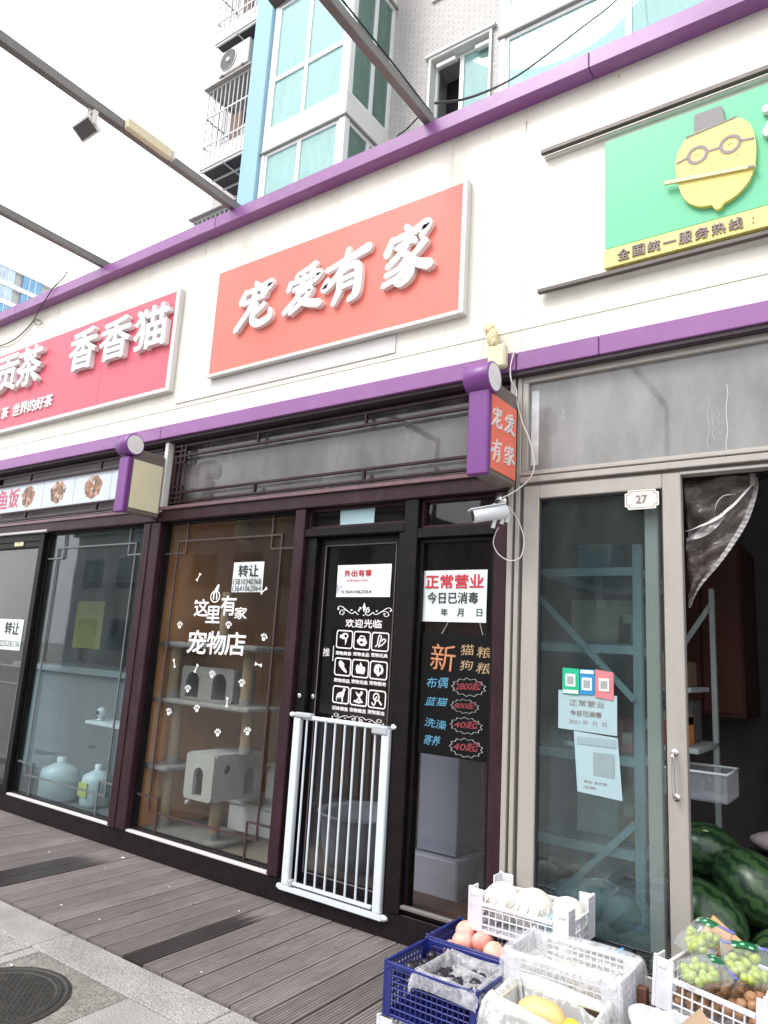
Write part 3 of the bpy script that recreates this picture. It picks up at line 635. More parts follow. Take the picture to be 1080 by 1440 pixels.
s1b = thing('fascia_strip', (-3.1, -.07, 3.36), 'thin bare white strip panel under the orange red signboard', 'panel')
box('panel_sheet', mat('off_white_panel', (.60, .59, .58), .5, var=.05), s1b, -4.6, -2.46, -.068, -.0608, 3.375, 3.50, bev=.001)
s2 = thing('shop_sign', (-6, -.08, 3.48), 'pink red signboard with raised white characters 贡茶 香香猫', 'sign')
for a, b in ((-8.4, -7.28), (-7.278, -5.66), (-5.658, -4.695)): box('sign_panel', pinksign, s2, a, b, -.10, -.0605, 3.52, 4.375, bev=.002)
box('sign_frame', signgrey, s2, -4.693, -4.645, -.112, -.0605, 3.483, 4.385, bev=.004); box('sign_frame', signgrey, s2, -8.4, -4.6945, -.112, -.0605, 3.483, 3.518, bev=.004)
for ch, x0, x1, z0, z1 in (('贡', -7.49, -7.08, 3.91, 4.30), ('茶', -7.07, -6.64, 3.91, 4.31), ('香', -6.13, -5.72, 3.90, 4.29), ('香', -5.65, -5.22, 3.90, 4.28), ('猫', -5.15, -4.72, 3.90, 4.27)):
    lettering(ch, signwhite, s2, x0, x1, z0, z1, -.1005, bold=.022, ext=.05, name='character')
for i, ch in enumerate('茶世界的好茶'):
    x = -7.33 if i == 0 else -7.11+.147*(i-1)
    lettering(ch, signwhite, s2, x, x+.135, 3.632, 3.755, -.1005, bold=.02, ext=.012, name='character')
lettering('贡', signwhite, s2, -7.52, -7.36, 3.632, 3.755, -.1005, bold=.02, ext=.012, name='character')
s3 = thing('shop_sign', (-.4, -.08, 3.5), 'mint green signboard with a yellow lemon in hat and glasses', 'sign')
box('sign_panel', greensign, s3, -1.113, 1.6, -.10, -.0605, 3.662, 4.31, bev=.003)
box('sign_panel', mat('yellow_strip', (.78, .68, .22), .45, var=.03), s3, -1.118, 1.6, -.106, -.0605, 3.552, 3.658, bev=.002, label='yellow strip with dark telephone line lettering')
for i, ch in enumerate('全国统一服务热线'):
    x = -1.045+.0755*i
    if ch == '一': lettering(ch, greybrown, s3, x, x+.062, 3.600, 3.609, -.1065, ext=.006, name='character')
    else: lettering(ch, greybrown, s3, x, x+.062, 3.574, 3.634, -.1065, bold=.015, ext=.006, name='character')
for zz in (3.588, 3.611): shape([circ(-.411, zz, .004, 8)], greybrown, s3, -.1065, .004, 'colon_dot')
lettering('柠', signwhite, s3, -.345, -.07, 3.95, 4.22, -.1005, bold=.03, ext=.03, name='character')
# lemon emblem
lem = [(-.748, 3.985), (-.742, 4.05), (-.72, 4.105), (-.69, 4.143), (-.655, 4.158), (-.53, 4.165), (-.46, 4.160), (-.42, 4.13), (-.395, 4.08), (-.382, 4.0), (-.384, 3.93), (-.395, 3.86), (-.42, 3.80), (-.46, 3.757), (-.50, 3.733), (-.53, 3.722), (-.545, 3.703), (-.563, 3.699), (-.578, 3.715), (-.584, 3.731), (-.63, 3.738), (-.68, 3.77), (-.715, 3.82), (-.737, 3.90)]
lem = [(p[0], p[1]) for p in catmull([(a, b, 0) for a, b in lem], 3)]
shape([lem], yellowm, s3, -.1005, .024, 'lemon_body')
shape([[(-.655, 4.15), (-.652, 4.262), (-.523, 4.262), (-.512, 4.16)]], mat('hat_grey', (.20, .19, .19), .5), s3, -.1002, .022, 'hat')
shape([[(-.695, 4.140), (-.69, 4.152), (-.455, 4.172), (-.455, 4.163)]], MATS['hat_grey'], s3, -0.1251, .002, 'hat_brim')
for cx, cz in ((-.641, 4.027), (-.492, 4.027)):
    shape([circ(cx, cz, .051, 28), circ(cx, cz, .034, 28)], greybrown, s3, -0.1252, .002, 'lens_rim'); shape([[(cx-.014, cz-.0015), (cx+.012, cz+.002), (cx+.012, cz+.004), (cx-.014, cz+.0015)]], greybrown, s3, -0.1252, .001, 'eye')
shape([[(-.59, 4.022), (-.543, 4.022), (-.543, 4.034), (-.59, 4.034)]], greybrown, s3, -0.1252, .002, 'glasses_bridge')
shape([[(-.742, 4.01), (-.69, 4.022), (-.69, 4.034), (-.742, 4.022)]], greybrown, s3, -0.1252, .002, 'glasses_arm'); shape([[(-.443, 4.022), (-.387, 4.012), (-.387, 4.024), (-.443, 4.034)]], greybrown, s3, -0.1252, .002, 'glasses_arm')
shape([[(-.80, 3.913), (-.80, 3.932), (-.386, 3.872), (-.386, 3.856)]], mat('flute_yellow', (.74, .66, .36), .45), s3, -0.1253, .012, 'flute'); shape([[(-.42, 3.861), (-.42, 3.872), (-.39, 3.868), (-.39, 3.857)]], greybrown, s3, -.1375, .001, 'flute_tip')
for cx, cz in ((-.668, 3.955), (-.463, 3.957)): shape([circ(cx, cz, .004, 8)], greybrown, s3, -0.1252, .001, 'freckle')
r1 = thing('metal_rail', (-.6, -.07, 4.39), 'dark metal rail above the green lemon sign', 'rail', 'rails on the cream fascia')
box('rail_bar', rail_m, r1, -1.48, 1.7, -.115, -.085, 4.375, 4.403, bev=.003); box('rail_lip', signgrey, r1, -1.47, 1.7, -.0845, -.0605, 4.36, 4.374, bev=.002)
r2 = thing('metal_rail', (-.6, -.07, 3.51), 'dark metal rail below the yellow strip of the lemon sign', 'rail', 'rails on the cream fascia')
box('rail_bar', rail_m, r2, -1.487, 1.7, -.115, -.085, 3.505, 3.529, bev=.003); box('rail_lip', signgrey, r2, -1.47, 1.7, -.0845, -.0605, 3.53, 3.544, bev=.002)

# ================================================================== PROJECTING SIGNS
def proj_sign(X, w_, yf, yb, z0, z1, fm, cz, cy, label, txt):
    t = thing('projecting_sign', (X-w_/2, 0, z0), label, 'sign', 'lantern shaped signs projecting from the shopfronts')
    box('sign_box', boxbrown, t, X-w_+.004, X-.006, yf+.012, yb, z0-.018, z1+.085, bev=.004)
    box('sign_face', fm, t, X-.0055, X, yf+.018, yb-.012, z0+.012, z1-.002, bev=.001); box('sign_face', fm, t, X-w_-.001, X-w_+.0035, yf+.018, yb-.012, z0+.012, z1-.002, bev=.001)
    box('purple_edge', purple_dk, t, X-w_-.004, X+.003, yf-.035, yf+.0115, z0-.03, z1+.01, bev=.008)
    mb = MB(); mb.lathe([(.0, X-w_-.02), (.080, X-w_-.02), (.083, X-w_-.016), (.083, X+.012), (.080, X+.016), (.073, X+.0165)], (0, cy, cz), 40, 'x'); mb.build('purple_drum', purple_dk, t)
    mb = MB(); mb.lathe([(.0731, X+.0168), (0, X+.0172)], (0, cy, cz), 40, 'x'); mb.build('drum_disc', signwhite, t)
    box('wall_bracket', signgrey, t, X-w_+.02, X-.02, yb+.0005, yb+.03, z0+.02, z1-.02)
    if txt:
        zm = {'chong': (-.358, -.244, 2.690, 2.800), 'ai': (-.206, -.100, 2.700, 2.810), 'you': (-.352, -.240, 2.515, 2.625), 'jia': (-.206, -.098, 2.525, 2.630)}
        for k, (a, b, c, d_) in zm.items():
            mb = MB(); brush(mb, k, a, b, c, d_, -(X+.0015), -(X+.0002), 1.0, '+x'); mb.build('character', signwhite, t)
    return t
proj_sign(-1.62, .11, -.37, -.045, 2.45, 2.865, mat('red_lightbox', (.90, .19, .12), .35, var=.03), 2.945, -.365, 'red lantern shaped sign 宠爱有家 projecting over the pet shop window', True)
proj_sign(-4.66, .11, -.345, -.045, 2.47, 2.86, mat('blank_lightbox', (.78, .72, .50), .4, var=.03, dirt=(.62, .58, .34), dirtamt=.25), 2.965, -.345, 'blank pale yellow lantern shaped sign on the maroon pillar', False)

# ---- banner in tea shop transom
bn = thing('food_banner', (-6.3, .05, 2.66), 'pale blue banner with 鱼饭 and three food pictures above the left window', 'banner')
box('banner_sheet', mat('banner_blue', (.55, .60, .66), .5, var=.04), bn, -7.4, -4.77, .024, .028, 2.665, 2.945, bev=0)
lettering('鱼', mat('banner_red', (.55, .12, .18), .5), bn, -7.385, -7.19, 2.72, 2.91, .0238, bold=.02); lettering('饭', MATS['banner_red'], bn, -7.17, -6.98, 2.72, 2.91, .0238, bold=.02)
foodm = bpy.data.materials.new('food_print'); foodm.use_nodes = True
_n = foodm.node_tree.nodes; _l = foodm.node_tree.links; _t = _n.new('ShaderNodeTexVoronoi'); _t.inputs['Scale'].default_value = 28; _tc = _n.new('ShaderNodeTexCoord'); _l.new(_tc.outputs['Object'], _t.inputs['Vector'])
_c = _n.new('ShaderNodeValToRGB'); _e = _c.color_ramp.elements; _e[0].color = (.10, .07, .06, 1); _e[1].color = (.62, .58, .55, 1); _x = _e.new(.45); _x.color = (.42, .20, .11, 1); _e[0].position = .05; _e[1].position = .8
_sx = _n.new('ShaderNodeSeparateColor'); _l.new(_t.outputs['Color'], _sx.inputs[0]); _l.new(_sx.outputs[0], _c.inputs[0]); _l.new(_c.outputs[0], _n['Principled BSDF'].inputs['Base Color'])
for cx, rx in ((-6.81, .115), (-6.29, .125), (-5.73, .135)): shape([[(cx+rx*math.cos(a)*(1+.08*math.sin(5*a)), 2.812+.105*math.sin(a)*(1+.06*math.sin(7*a))) for a in [2*math.pi*k/30 for k in range(30)]]], foodm, bn, .0238, .0006, 'food_picture')
for x in (-6.55, -6.03, -5.47): box('banner_divider', mat('pale_line', (.40, .44, .48), .5), bn, x, x+.006, .0225, .0236, 2.68, 2.93, bev=0)
flush()

# ================================================================== STICKERS AND NOTICES
# window lettering on the pet shop display window
yS = .0516
wl = thing('window_lettering', (-3.97, .05, 1.43), 'white window lettering 这里有家 宠物店 with a small dog outline', 'lettering')
for ch, x0, x1, z0, z1, sh in (('这', -4.235, -4.085, 1.70, 1.825, 0), ('里', -4.10, -3.955, 1.655, 1.775, 0), ('有', -3.955, -3.80, 1.712, 1.85, 0), ('家', -3.805, -3.685, 1.688, 1.77, 0), ('宠', -4.27, -4.07, 1.432, 1.597, 0), ('物', -4.06, -3.87, 1.434, 1.593, 0), ('店', -3.868, -3.672, 1.437, 1.593, 0)):
    lettering(ch, stickerw, wl, x0, x1, z0, z1, yS, bold=.022, ext=.0006, name='character')
shape([circ(-4.025, 1.845, .052, 26, .045), circ(-4.025, 1.845, .042, 26, .036)], stickerw, wl, yS, .0006, 'round_outline')
shape([[(-4.05, 1.86), (-4.03, 1.905), (-4.005, 1.935), (-3.99, 1.93), (-3.995, 1.90), (-4.01, 1.87), (-4.0, 1.85), (-4.0, 1.825), (-4.012, 1.82), (-4.016, 1.85), (-4.022, 1.882), (-4.036, 1.86), (-4.032, 1.825), (-4.045, 1.822)]], stickerw, wl, yS-.001, .0005, 'dog_outline')
shape([circ(-4.232, 1.80, .012, 10), ], stickerw, wl, yS, .0006, 'paw_dot')
paws = [(-4.383, 1.627), (-3.857, 1.640), (-3.50, 1.566), (-3.975, 1.29), (-4.216, 1.173), (-3.671, 1.251), (-4.397, .995), (-4.097, 1.045), (-3.859, .904), (-3.574, .943)]
places = ['left of the upper lettering row', 'just below the upper lettering row', 'to the right of 宠物店', 'over the top of the cat condo', 'over the left condo arch', 'to the right of the right condo arch', 'at the left edge under the shelf', 'under the middle of the shelf', 'above the cat house roof', 'above the cat house to the right']
for (px, pz), pl in zip(paws, places):
    a = random.uniform(-.25, .25)
    def rt(x, z): return (px+x*math.cos(a)-z*math.sin(a), pz+x*math.sin(a)+z*math.cos(a))
    sp = [[rt(*q) for q in circ(0, -.008, .017, 14, .014)]]+[[rt(*q) for q in circ(dx, dz, .0072, 10, .0105, rot=-dx*8)] for dx, dz in ((-.024, .010), (-.009, .021), (.010, .021), (.025, .009))]
    t = thing('paw_sticker', (px, .05, pz-.02), 'white paw print sticker '+pl, 'sticker', 'paw print stickers on the pet shop window')
    shape(sp, stickerw, t, yS, .0006, 'paw_print')
bones = [(-4.23, 1.99, 1.0, 'above 这, left of the transfer notice'), (-3.54, 1.886, .6, 'at the lower right of the 转让 notice'), (-4.397, 1.348, -1.2, 'left of the cat condo'), (-4.15, 1.325, 1.1, 'over the left condo roof'), (-3.53, 1.386, -.15, 'right of the condo roof'), (-3.797, 1.117, 1.57, 'inside the right condo arch')]
for bx, bz, a, pl in bones:
    def rt(x, z): return (bx+x*math.cos(a)-z*math.sin(a), bz+x*math.sin(a)+z*math.cos(a))
    sp = [rt(*q) for q in [(-.018, .005), (.018, .005), (.024, .013), (.032, .012), (.034, .004), (.030, 0), (.034, -.004), (.032, -.012), (.024, -.013), (.018, -.005), (-.018, -.005), (-.024, -.013), (-.032, -.012), (-.034, -.004), (-.030, 0), (-.034, .004), (-.032, .012), (-.024, .013)]]
    t = thing('bone_sticker', (bx, .05, bz-.02), 'white bone sticker '+pl, 'sticker', 'bone stickers on the pet shop window')
    shape([sp], stickerw, t, yS, .0006, 'bone_print')
def notice(name, x0, x1, z0, z1, y, m, label, cat='notice', lines=(), dxl=0, tilt=0.0):
    t = thing(name, ((x0+x1)/2, y, z0), label, cat)
    nx, nz = 9, 7; v = []
    for j in range(nz+1):
        for i in range(nx+1):
            u, q = i/nx, j/nz; x = x0+(x1-x0)*u-dxl*q; z = z0+(z1-z0)*q+tilt*(u-.5)
            v.append((x, y-.0012-.0022*math.sin(u*2.6+x0*9)*math.sin(q*2.2+1)**2, z))
    n = len(v); f = [(j*(nx+1)+i, j*(nx+1)+i+1, (j+1)*(nx+1)+i+1, (j+1)*(nx+1)+i) for j in range(nz) for i in range(nx)]
    v2 = v+[(p[0], p[1]+.0006, p[2]) for p in v]; f2 = f+[tuple(i+n for i in q[::-1]) for q in f]
    mb = MB(); mb.add(v2, f2, True); mb.build('paper_sheet', m, t)
    for (body, m2, a, b, c, d_, bold) in lines: lettering(body, m2, t, a, b, c, d_, y-.0036, bold=bold, ext=.0004)
    return t
yN = .0515
notice('transfer_notice', -3.86, -3.558, 1.876, 2.09, yN, paper, 'pale notice 转让 with two phone numbers in the pet shop window', lines=(('转让', blackm, -3.805, -3.605, 1.985, 2.07, .015), ('15810340368', blackm, -3.848, -3.57, 1.930, 1.972, 0), ('13641062064', blackm, -3.85, -3.568, 1.882, 1.923, 0)))
notice('transfer_notice', -7.0, -6.56, 1.345, 1.628, .0395, paper, 'pale notice 转让 on the door at the far left edge', lines=(('转让', blackm, -6.87, -6.62, 1.485, 1.60, .015), ('522528136', blackm, -6.97, -6.575, 1.375, 1.43, 0)))
notice('closing_notice', -2.915, -2.492, 1.846, 2.05, .0745, paper_w, 'white notice 外出有事 with a phone number on the dark door', lines=(('外出有事', redm, -2.855, -2.64, 1.975, 2.018, .015), ('有事请拨打电话', redm, -2.835, -2.665, 1.944, 1.957, .0), ('13641062064', blackm, -2.855, -2.635, 1.868, 1.89, .0), ('电', blackm, -2.877, -2.862, 1.872, 1.888, .0), ('电', blackm, -2.877, -2.865, 1.905, 1.918, .0)))
notice('opening_notice', -2.236, -1.823, 1.703, 1.997, .0455, paper, 'pale notice 正常营业 今日已消毒 beside the dark door', lines=(('正常营业', redm, -2.222, -1.845, 1.893, 1.972, .022), ('今日已消毒', blackm, -2.205, -1.875, 1.807, 1.872, .012), ('年', blackm, -2.112, -2.067, 1.737, 1.779, .005), ('月', blackm, -2.005, -1.965, 1.735, 1.779, .005), ('日', blackm, -1.882, -1.847, 1.737, 1.778, .005)))
notice('blue_paper', -2.905, -2.628, 2.292, 2.418, .0495, paper_b, 'blank pale aqua paper in the pane above the pet shop door', 'paper')
notice('hygiene_notice', -1.392, -1.10, 1.19, 1.374, .0118, mat('teal_paper', (.34, .47, .50), .6, var=.06), 'bluish notice 正常营业 今日已消毒 2021 behind payment stickers', lines=(('正常营业', greybrown, -1.335, -1.16, 1.308, 1.338, .0), ('今日已消毒', greybrown, -1.33, -1.175, 1.262, 1.288, .005), ('2021 年  月  日', greybrown, -1.335, -1.15, 1.222, 1.244, .0)), tilt=-.008)
notice('blank_code_poster', -1.292, -1.078, .905, 1.183, .0118, MATS['teal_paper'], 'long bluish poster with a plain grey square hanging below the hygiene notice', 'poster', dxl=.02, tilt=-.012, lines=(('微信 支付宝', greybrown, -1.26, -1.15, .955, .968, .0), ('收款', greybrown, -1.26, -1.2, .93, .943, .0)))
_p = [o for o in bpy.data.objects if o.name.startswith('blank_code_poster')][-1]
box('grey_square', mat('grey_print', (.24, .31, .33), .6, var=.1, scale=40), _p, -1.215, -1.115, .995, 1.1, .0070, .0074, bev=0)
box('poster_head', mat('grey_blue_print', (.27, .36, .40), .6), _p, -1.295, -1.105, 1.13, 1.165, .0070, .0074, bev=0)
# fix y/z order of the flat prints above
for o in list(_p.children):
    if o.name.startswith(('grey_square', 'poster_head')):
        bpy.data.objects.remove(o)
box('grey_square', MATS['grey_print'], _p, -1.215, -1.115, .0078, .0082, .995, 1.1, bev=0); box('poster_head', MATS['grey_blue_print'], _p, -1.295, -1.105, .0078, .0082, 1.13, 1.165, bev=0)
for i, (x0, x1, z0, z1, c, lb) in enumerate(((-1.37, -1.284, 1.362, 1.487, (.02, .42, .22), 'green payment sticker, leftmost of three on the sliding door'), (-1.281, -1.207, 1.366, 1.486, (.03, .25, .52), 'blue payment sticker between the green and the pink one'), (-1.204, -1.115, 1.352, 1.484, (.62, .20, .22), 'pink payment sticker, crumpled, right of the blue one'))):
    t = notice('payment_sticker', x0, x1, z0, z1, .0070, mat('sticker_%s' % ('green', 'blue', 'pink')[i], c, .35, var=.05), lb, 'sticker', tilt=(-.002, .001, -.01)[i])
    setp(t, group='payment stickers on the sliding door')
    xm, zm = (x0+x1)/2, (z0+z1)/2+(.005, -.01, .0)[i]
    box('white_square', paper_w, t, xm-.026, xm+.024, .0030, .0036, zm-.03, zm+.03, bev=0)
    box('grey_square', mat('dim_grey_print', (.30, .33, .33), .6, var=.15, scale=60), t, xm-.018, xm+.016, .0023, .0028, zm-.02, zm+.018, bev=0)
    if i < 2: box('white_band', paper_w, t, x0+.004, x1-.004, .0030, .0036, (z0+.004 if i == 0 else z1-.02), (z0+.02 if i == 0 else z1-.004), bev=0)
# number plate
npl = thing('number_plate', (-.965, -.02, 2.268), 'small white door number plate reading 27 with notched corners', 'number plate')
def notch(x0, x1, z0, z1, r): return [(x0+r, z0), (x1-r, z0), (x1-r*.8, z0+r*.8), (x1, z0+r), (x1, z1-r), (x1-r*.8, z1-r*.8), (x1-r, z1), (x0+r, z1), (x0+r*.8, z1-r*.8), (x0, z1-r), (x0, z0+r), (x0+r*.8, z0+r*.8)]
shape([notch(-1.047, -.884, 2.268, 2.366, .016)], mat('plate_white', (.70, .68, .62), .35, var=.03), npl, -.0125, .004, 'plate')
shape([notch(-1.040, -.891, 2.275, 2.359, .016), notch(-1.0375, -.8935, 2.2775, 2.3565, .016)], greybrown, npl, -.0168, .0004, 'plate_border')
lettering('27', greybrown, npl, -.992, -.940, 2.298, 2.338, -.0168, bold=.02)
# tag and lamp over the left door
tg = thing('yellow_tag', (-6.78, -.03, 2.33), 'small pale yellow number tag above the far left door', 'tag')
box('plate', mat('tag_yellow', (.60, .56, .32), .4), tg, -6.86, -6.70, -.008, -.001, 2.315, 2.392); lettering('29', greybrown, tg, -6.81, -6.755, 2.335, 2.375, -.0083)

# ---- vinyl stickers on the pet shop door
K = (3.5186+.0742)/(3.5186+.05); yD = .0742
def dx(x): return x*K-.006
def dz(z): return 1.5+(z-1.5)*K
ds = thing('door_sticker_set', (-2.66, .07, 1.1), 'white door stickers 欢迎光临 with nine framed pet service icons', 'sticker')
def L(body, x0, x1, z0, z1, bold=.03): lettering(body, stickerw, ds, dx(x0), dx(x1), dz(z0), dz(z1), yD, bold=bold, ext=.0005, skew=-.02)
def S(spl, name='icon', k=0): shape([[(dx(a), dz(b)-.02*(a+2.66)) for a, b in s_] for s_ in spl], stickerw, ds, yD-.0008*k, .0005, name)
def curl(cx, cz, r, turns, a0, th, sgn=1, n=26):
    out = []; inn = []
    for k in range(n+1):
        t = k/n; a = a0+sgn*turns*2*math.pi*t; rr = r*(1-.72*t); out.append((cx+rr*math.cos(a), cz+rr*math.sin(a))); inn.append((cx+(rr-th)*math.cos(a), cz+(rr-th)*math.sin(a)))
    return out+inn[::-1]
def ribbon(pts, th):
    c = catmull([(a, b, 0) for a, b in pts], 6); L_, R_ = [], []
    for i, p in enumerate(c):
        t = c[min(i+1, len(c)-1)]-c[max(i-1, 0)]; ln = math.hypot(t[0], t[1]) or 1; nx, nz = -t[1]/ln*th/2, t[0]/ln*th/2
        L_.append((p[0]+nx, p[1]+nz)); R_.append((p[0]-nx, p[1]-nz))
    return L_+R_[::-1]
def ornament(cx, cz, s, flip=1):
    def f(pts): return [(cx+a*s, cz+b*s*flip*(.55 if flip > 0 else .4)) for a, b in pts]
    (S([f([(0, .95), (.10, .50), (0, .05), (-.10, .50)])], 'ornament_drop') if flip > 0 else None); S([f(circ(0, -.2, .055, 10))], 'ornament_dot')
    for q in (1, -1):
        S([f([(q*a, b) for a, b in ribbon([(.2, .3), (.32, .32), (.30, .12), (.17, .1), (.13, .35), (.28, .5), (.1, .0), (.3, -.2), (.55, .1)], .06)])], 'ornament_scroll', 0)
        S([f([(q*a, b) for a, b in ribbon([(1.55, .3), (1.65, .2), (1.6, .48), (1.4, .5), (1.1, .2), (.75, -.1), (.55, .1)], .06)])], 'ornament_scroll', 1)
        S([f([(q*a, b) for a, b in ribbon([(1.35, .0), (1.22, .02), (1.3, -.22), (1.5, -.15), (1.45, .12), (1.2, .2), (.85, .0)], .05)])], 'ornament_scroll', 2)
        S([f(circ(q*.78, .22, .065, 10))], 'ornament_dot')
ornament(-2.66, 1.745, .125); ornament(-2.66, 1.118, .118, -1)
for i, ch in enumerate('欢迎光临'): L(ch, -2.795+.071*i, -2.795+.071*i+.063, 1.656, 1.706, .025)
caps = [['宠物美容', '宠物食品', '宠物玩具'], ['宠物用品', '宠物洗澡', '宠物服务'], ['活体销售', '宠物婚恋', '宠物驱虫']]
for r_, (z0, z1, cz0) in enumerate(((1.52, 1.634, 1.484), (1.354, 1.464, 1.319), (1.188, 1.294, 1.152))):
    for c_ in range(3):
        x0 = -2.863+.1365*c_; x1 = x0+.131
        S([rrect(x0, x1, z0, z1, .018), rrect(x0+.008, x1-.008, z0+.008, z1-.008, .012)], 'icon_frame'); L(caps[r_][c_], x0+.004, x1-.004, cz0, cz0+.023, .035)
        mx_, mz_ = (x0+x1)/2, (z0+z1)/2
        def q(pts): return [(mx_+a*.05, mz_+b*.05) for a, b in pts]
        if (r_, c_) == (0, 0): S([q([(-.75, .55), (-.75, .1), (-.5, .15), (-.3, 0), (.1, .05), (.15, -.7), (.35, -.3), (.4, .1), (.6, .4), (.45, .75), (.0, .8), (-.35, .7), (-.5, .5)]), q(circ(.15, .42, .22, 12))])
        if (r_, c_) == (0, 1): S([q([(-.8, -.05), (-.45, .35), (-.3, .6), (.3, .6), (.5, .3), (.8, -.2), (.5, -.6), (-.1, -.65), (-.6, -.4)]), q(circ(0, .35, .3, 14, .12)), q(circ(-.05, -.22, .28, 12, .16))])
        if (r_, c_) == (0, 2):
            S([ribbon(q([(-.7, -.6), (-.4, -.35), (-.3, .3), (-.15, .75), (.15, .6), (0, .1), (-.1, -.3), (-.2, -.7)]), .008)]); S([ribbon(q([(.0, -.5), (.3, -.35), (.7, .0), (.8, .25), (.5, .35), (.2, .05)]), .008)], k=1)
        if (r_, c_) == (1, 0): S([q([(-.7, .55), (-.35, .8), (.25, .35), (.2, .05), (.7, -.5), (.65, -.7), (.3, -.6), (-.6, .1)])])
        if (r_, c_) == (1, 1): S([q([(-.7, -.1), (-.6, .35), (-.4, .5), (-.25, .2), (-.1, .5), (.0, .8), (.15, .6), (.3, .3), (.7, .2), (.75, -.15), (.6, -.6), (-.5, -.6)])])
        if (r_, c_) == (1, 2): S([q([(-.7, .1), (-.5, .6), (0, .75), (.5, .6), (.75, .1), (.6, -.4), (.4, -.35), (0, -.75), (-.4, -.4), (-.6, -.3)]), q([(.1, .5), (.4, .2), (.25, -.3), (.05, -.1)]), q(circ(-.25, .1, .1, 8))])
        if (r_, c_) == (2, 0): S([q([(-.7, -.25), (-.55, .1), (-.2, .3), (.15, .35), (.35, .8), (.5, .85), (.75, .65), (.55, .5), (.5, .0), (.35, -.35), (.4, -.8), (.2, -.8), (.1, -.3), (-.2, -.25), (-.25, -.55), (-.4, -.3), (-.6, -.4), (-.55, -.75), (-.7, -.7)])])
        if (r_, c_) == (2, 1): S([q([(-.5, .65), (-.1, .4), (.1, .35), (.35, .75), (.65, .6), (.5, .3), (.2, 0), (.6, -.45), (.75, -.6), (0, -.75), (-.75, -.6), (-.6, -.4), (-.3, -.35), (0, -.05), (-.3, .2)]), q([(-.1, -.45), (.0, -.25), (.25, -.45)])])
        if (r_, c_) == (2, 2): S([q(circ(-.1, .25, .5, 18)), q(circ(-.1, .25, .33, 16)),]); S([ribbon(q([(.25, -.1), (.75, -.6)]), .011)], k=1); S([ribbon(q([(-.7, -.4), (-.45, -.7), (-.2, -.5), (-.2, .0), (.05, .35)]), .008)], k=2)
ps = thing('push_sticker', (-2.94, .07, 1.45), 'small white 推 push mark with a bar on the dark door', 'sticker')
lettering('推', stickerw, ps, dx(-2.965), dx(-2.908), dz(1.469), dz(1.522), yD, ext=.0004); box('sticker_bar', stickerw, ps, dx(-2.883), dx(-2.877), yD-.0006, yD, dz(1.442), dz(1.538), bev=0)

# ---- blackboard
bbm = mat('blackboard', (.004, .004, .005), .6, spec=.15, var=.25, scale=4)
bb = thing('blackboard', (-2.0, .03, .97), 'hanging blackboard of chalk prices 新 猫粮 狗粮 under the opening notice', 'blackboard')
box('board_sheet', bbm, bb, -2.225, -1.772, .041, .045, .975, 1.635, bev=.001)
ck_o = mat('chalk_orange', (.50, .21, .10), .8); ck_y = mat('chalk_tan', (.40, .28, .15), .8); ck_b = mat('chalk_blue', (.10, .32, .48), .8); ck_r = mat('chalk_red', (.26, .04, .05), .8); ck_w = mat('chalk_white', (.42, .42, .42), .8)
k2 = (3.5186+.04)/(3.5186+.03)
def C(body, m, x0, x1, z0, z1, bold=0.0): lettering(body, m, bb, x0*k2, x1*k2, z0, z1, .0405, bold=bold, ext=.0004, name='chalk_writing', shear=random.uniform(.05, .22), skew=random.uniform(-.08, .08))
C('新', ck_o, -2.158, -2.0, 1.435, 1.58); C('猫', ck_y, -1.968, -1.885, 1.522, 1.58); C('粮', ck_y, -1.865, -1.775, 1.515, 1.575); C('狗', ck_y, -1.968, -1.89, 1.44, 1.493); C('粮', ck_y, -1.865, -1.772, 1.43, 1.49)
for tx, z0, z1 in (('布偶', 1.33, 1.388), ('蓝猫', 1.235, 1.281), ('洗澡', 1.122, 1.17), ('寄养', 1.024, 1.078)): C(tx, ck_b, -2.178, -2.04 if tx != '寄养' else -2.075, z0, z1)
for tx, x1, z0, z1 in (('2800起', -1.802, 1.301, 1.403), ('800起', -1.841, 1.21, 1.289), ('40起', -1.816, 1.104, 1.195), ('40起', -1.809, .983, 1.086)):
    x0 = -2.02; cx, cz = (x0+x1)/2, (z0+z1)/2; rx, rz = (x1-x0)/2, (z1-z0)/2
    def star(s, n=26): return [((cx+(rx*s*(1 if i % 2 else .86))*math.cos(2*math.pi*i/n))*k2, cz+(rz*s*(1 if i % 2 else .80))*math.sin(2*math.pi*i/n)) for i in range(n)]
    shape([star(1), star(.955)], ck_w, bb, .0405, .0004, 'chalk_burst'); C(tx, ck_r, cx-rx*.7, cx+rx*.7, cz-rz*.42, cz+rz*.45, .012)
mb = MB(); mb.tube([(-2.10, .043, 1.636), (-2.06, .042, 1.70)], .0012, 5); mb.tube([(-1.84, .043, 1.636), (-1.86, .042, 1.70)], .0012, 5); mb.build('hanging_string', whitecable, bb)
flush()

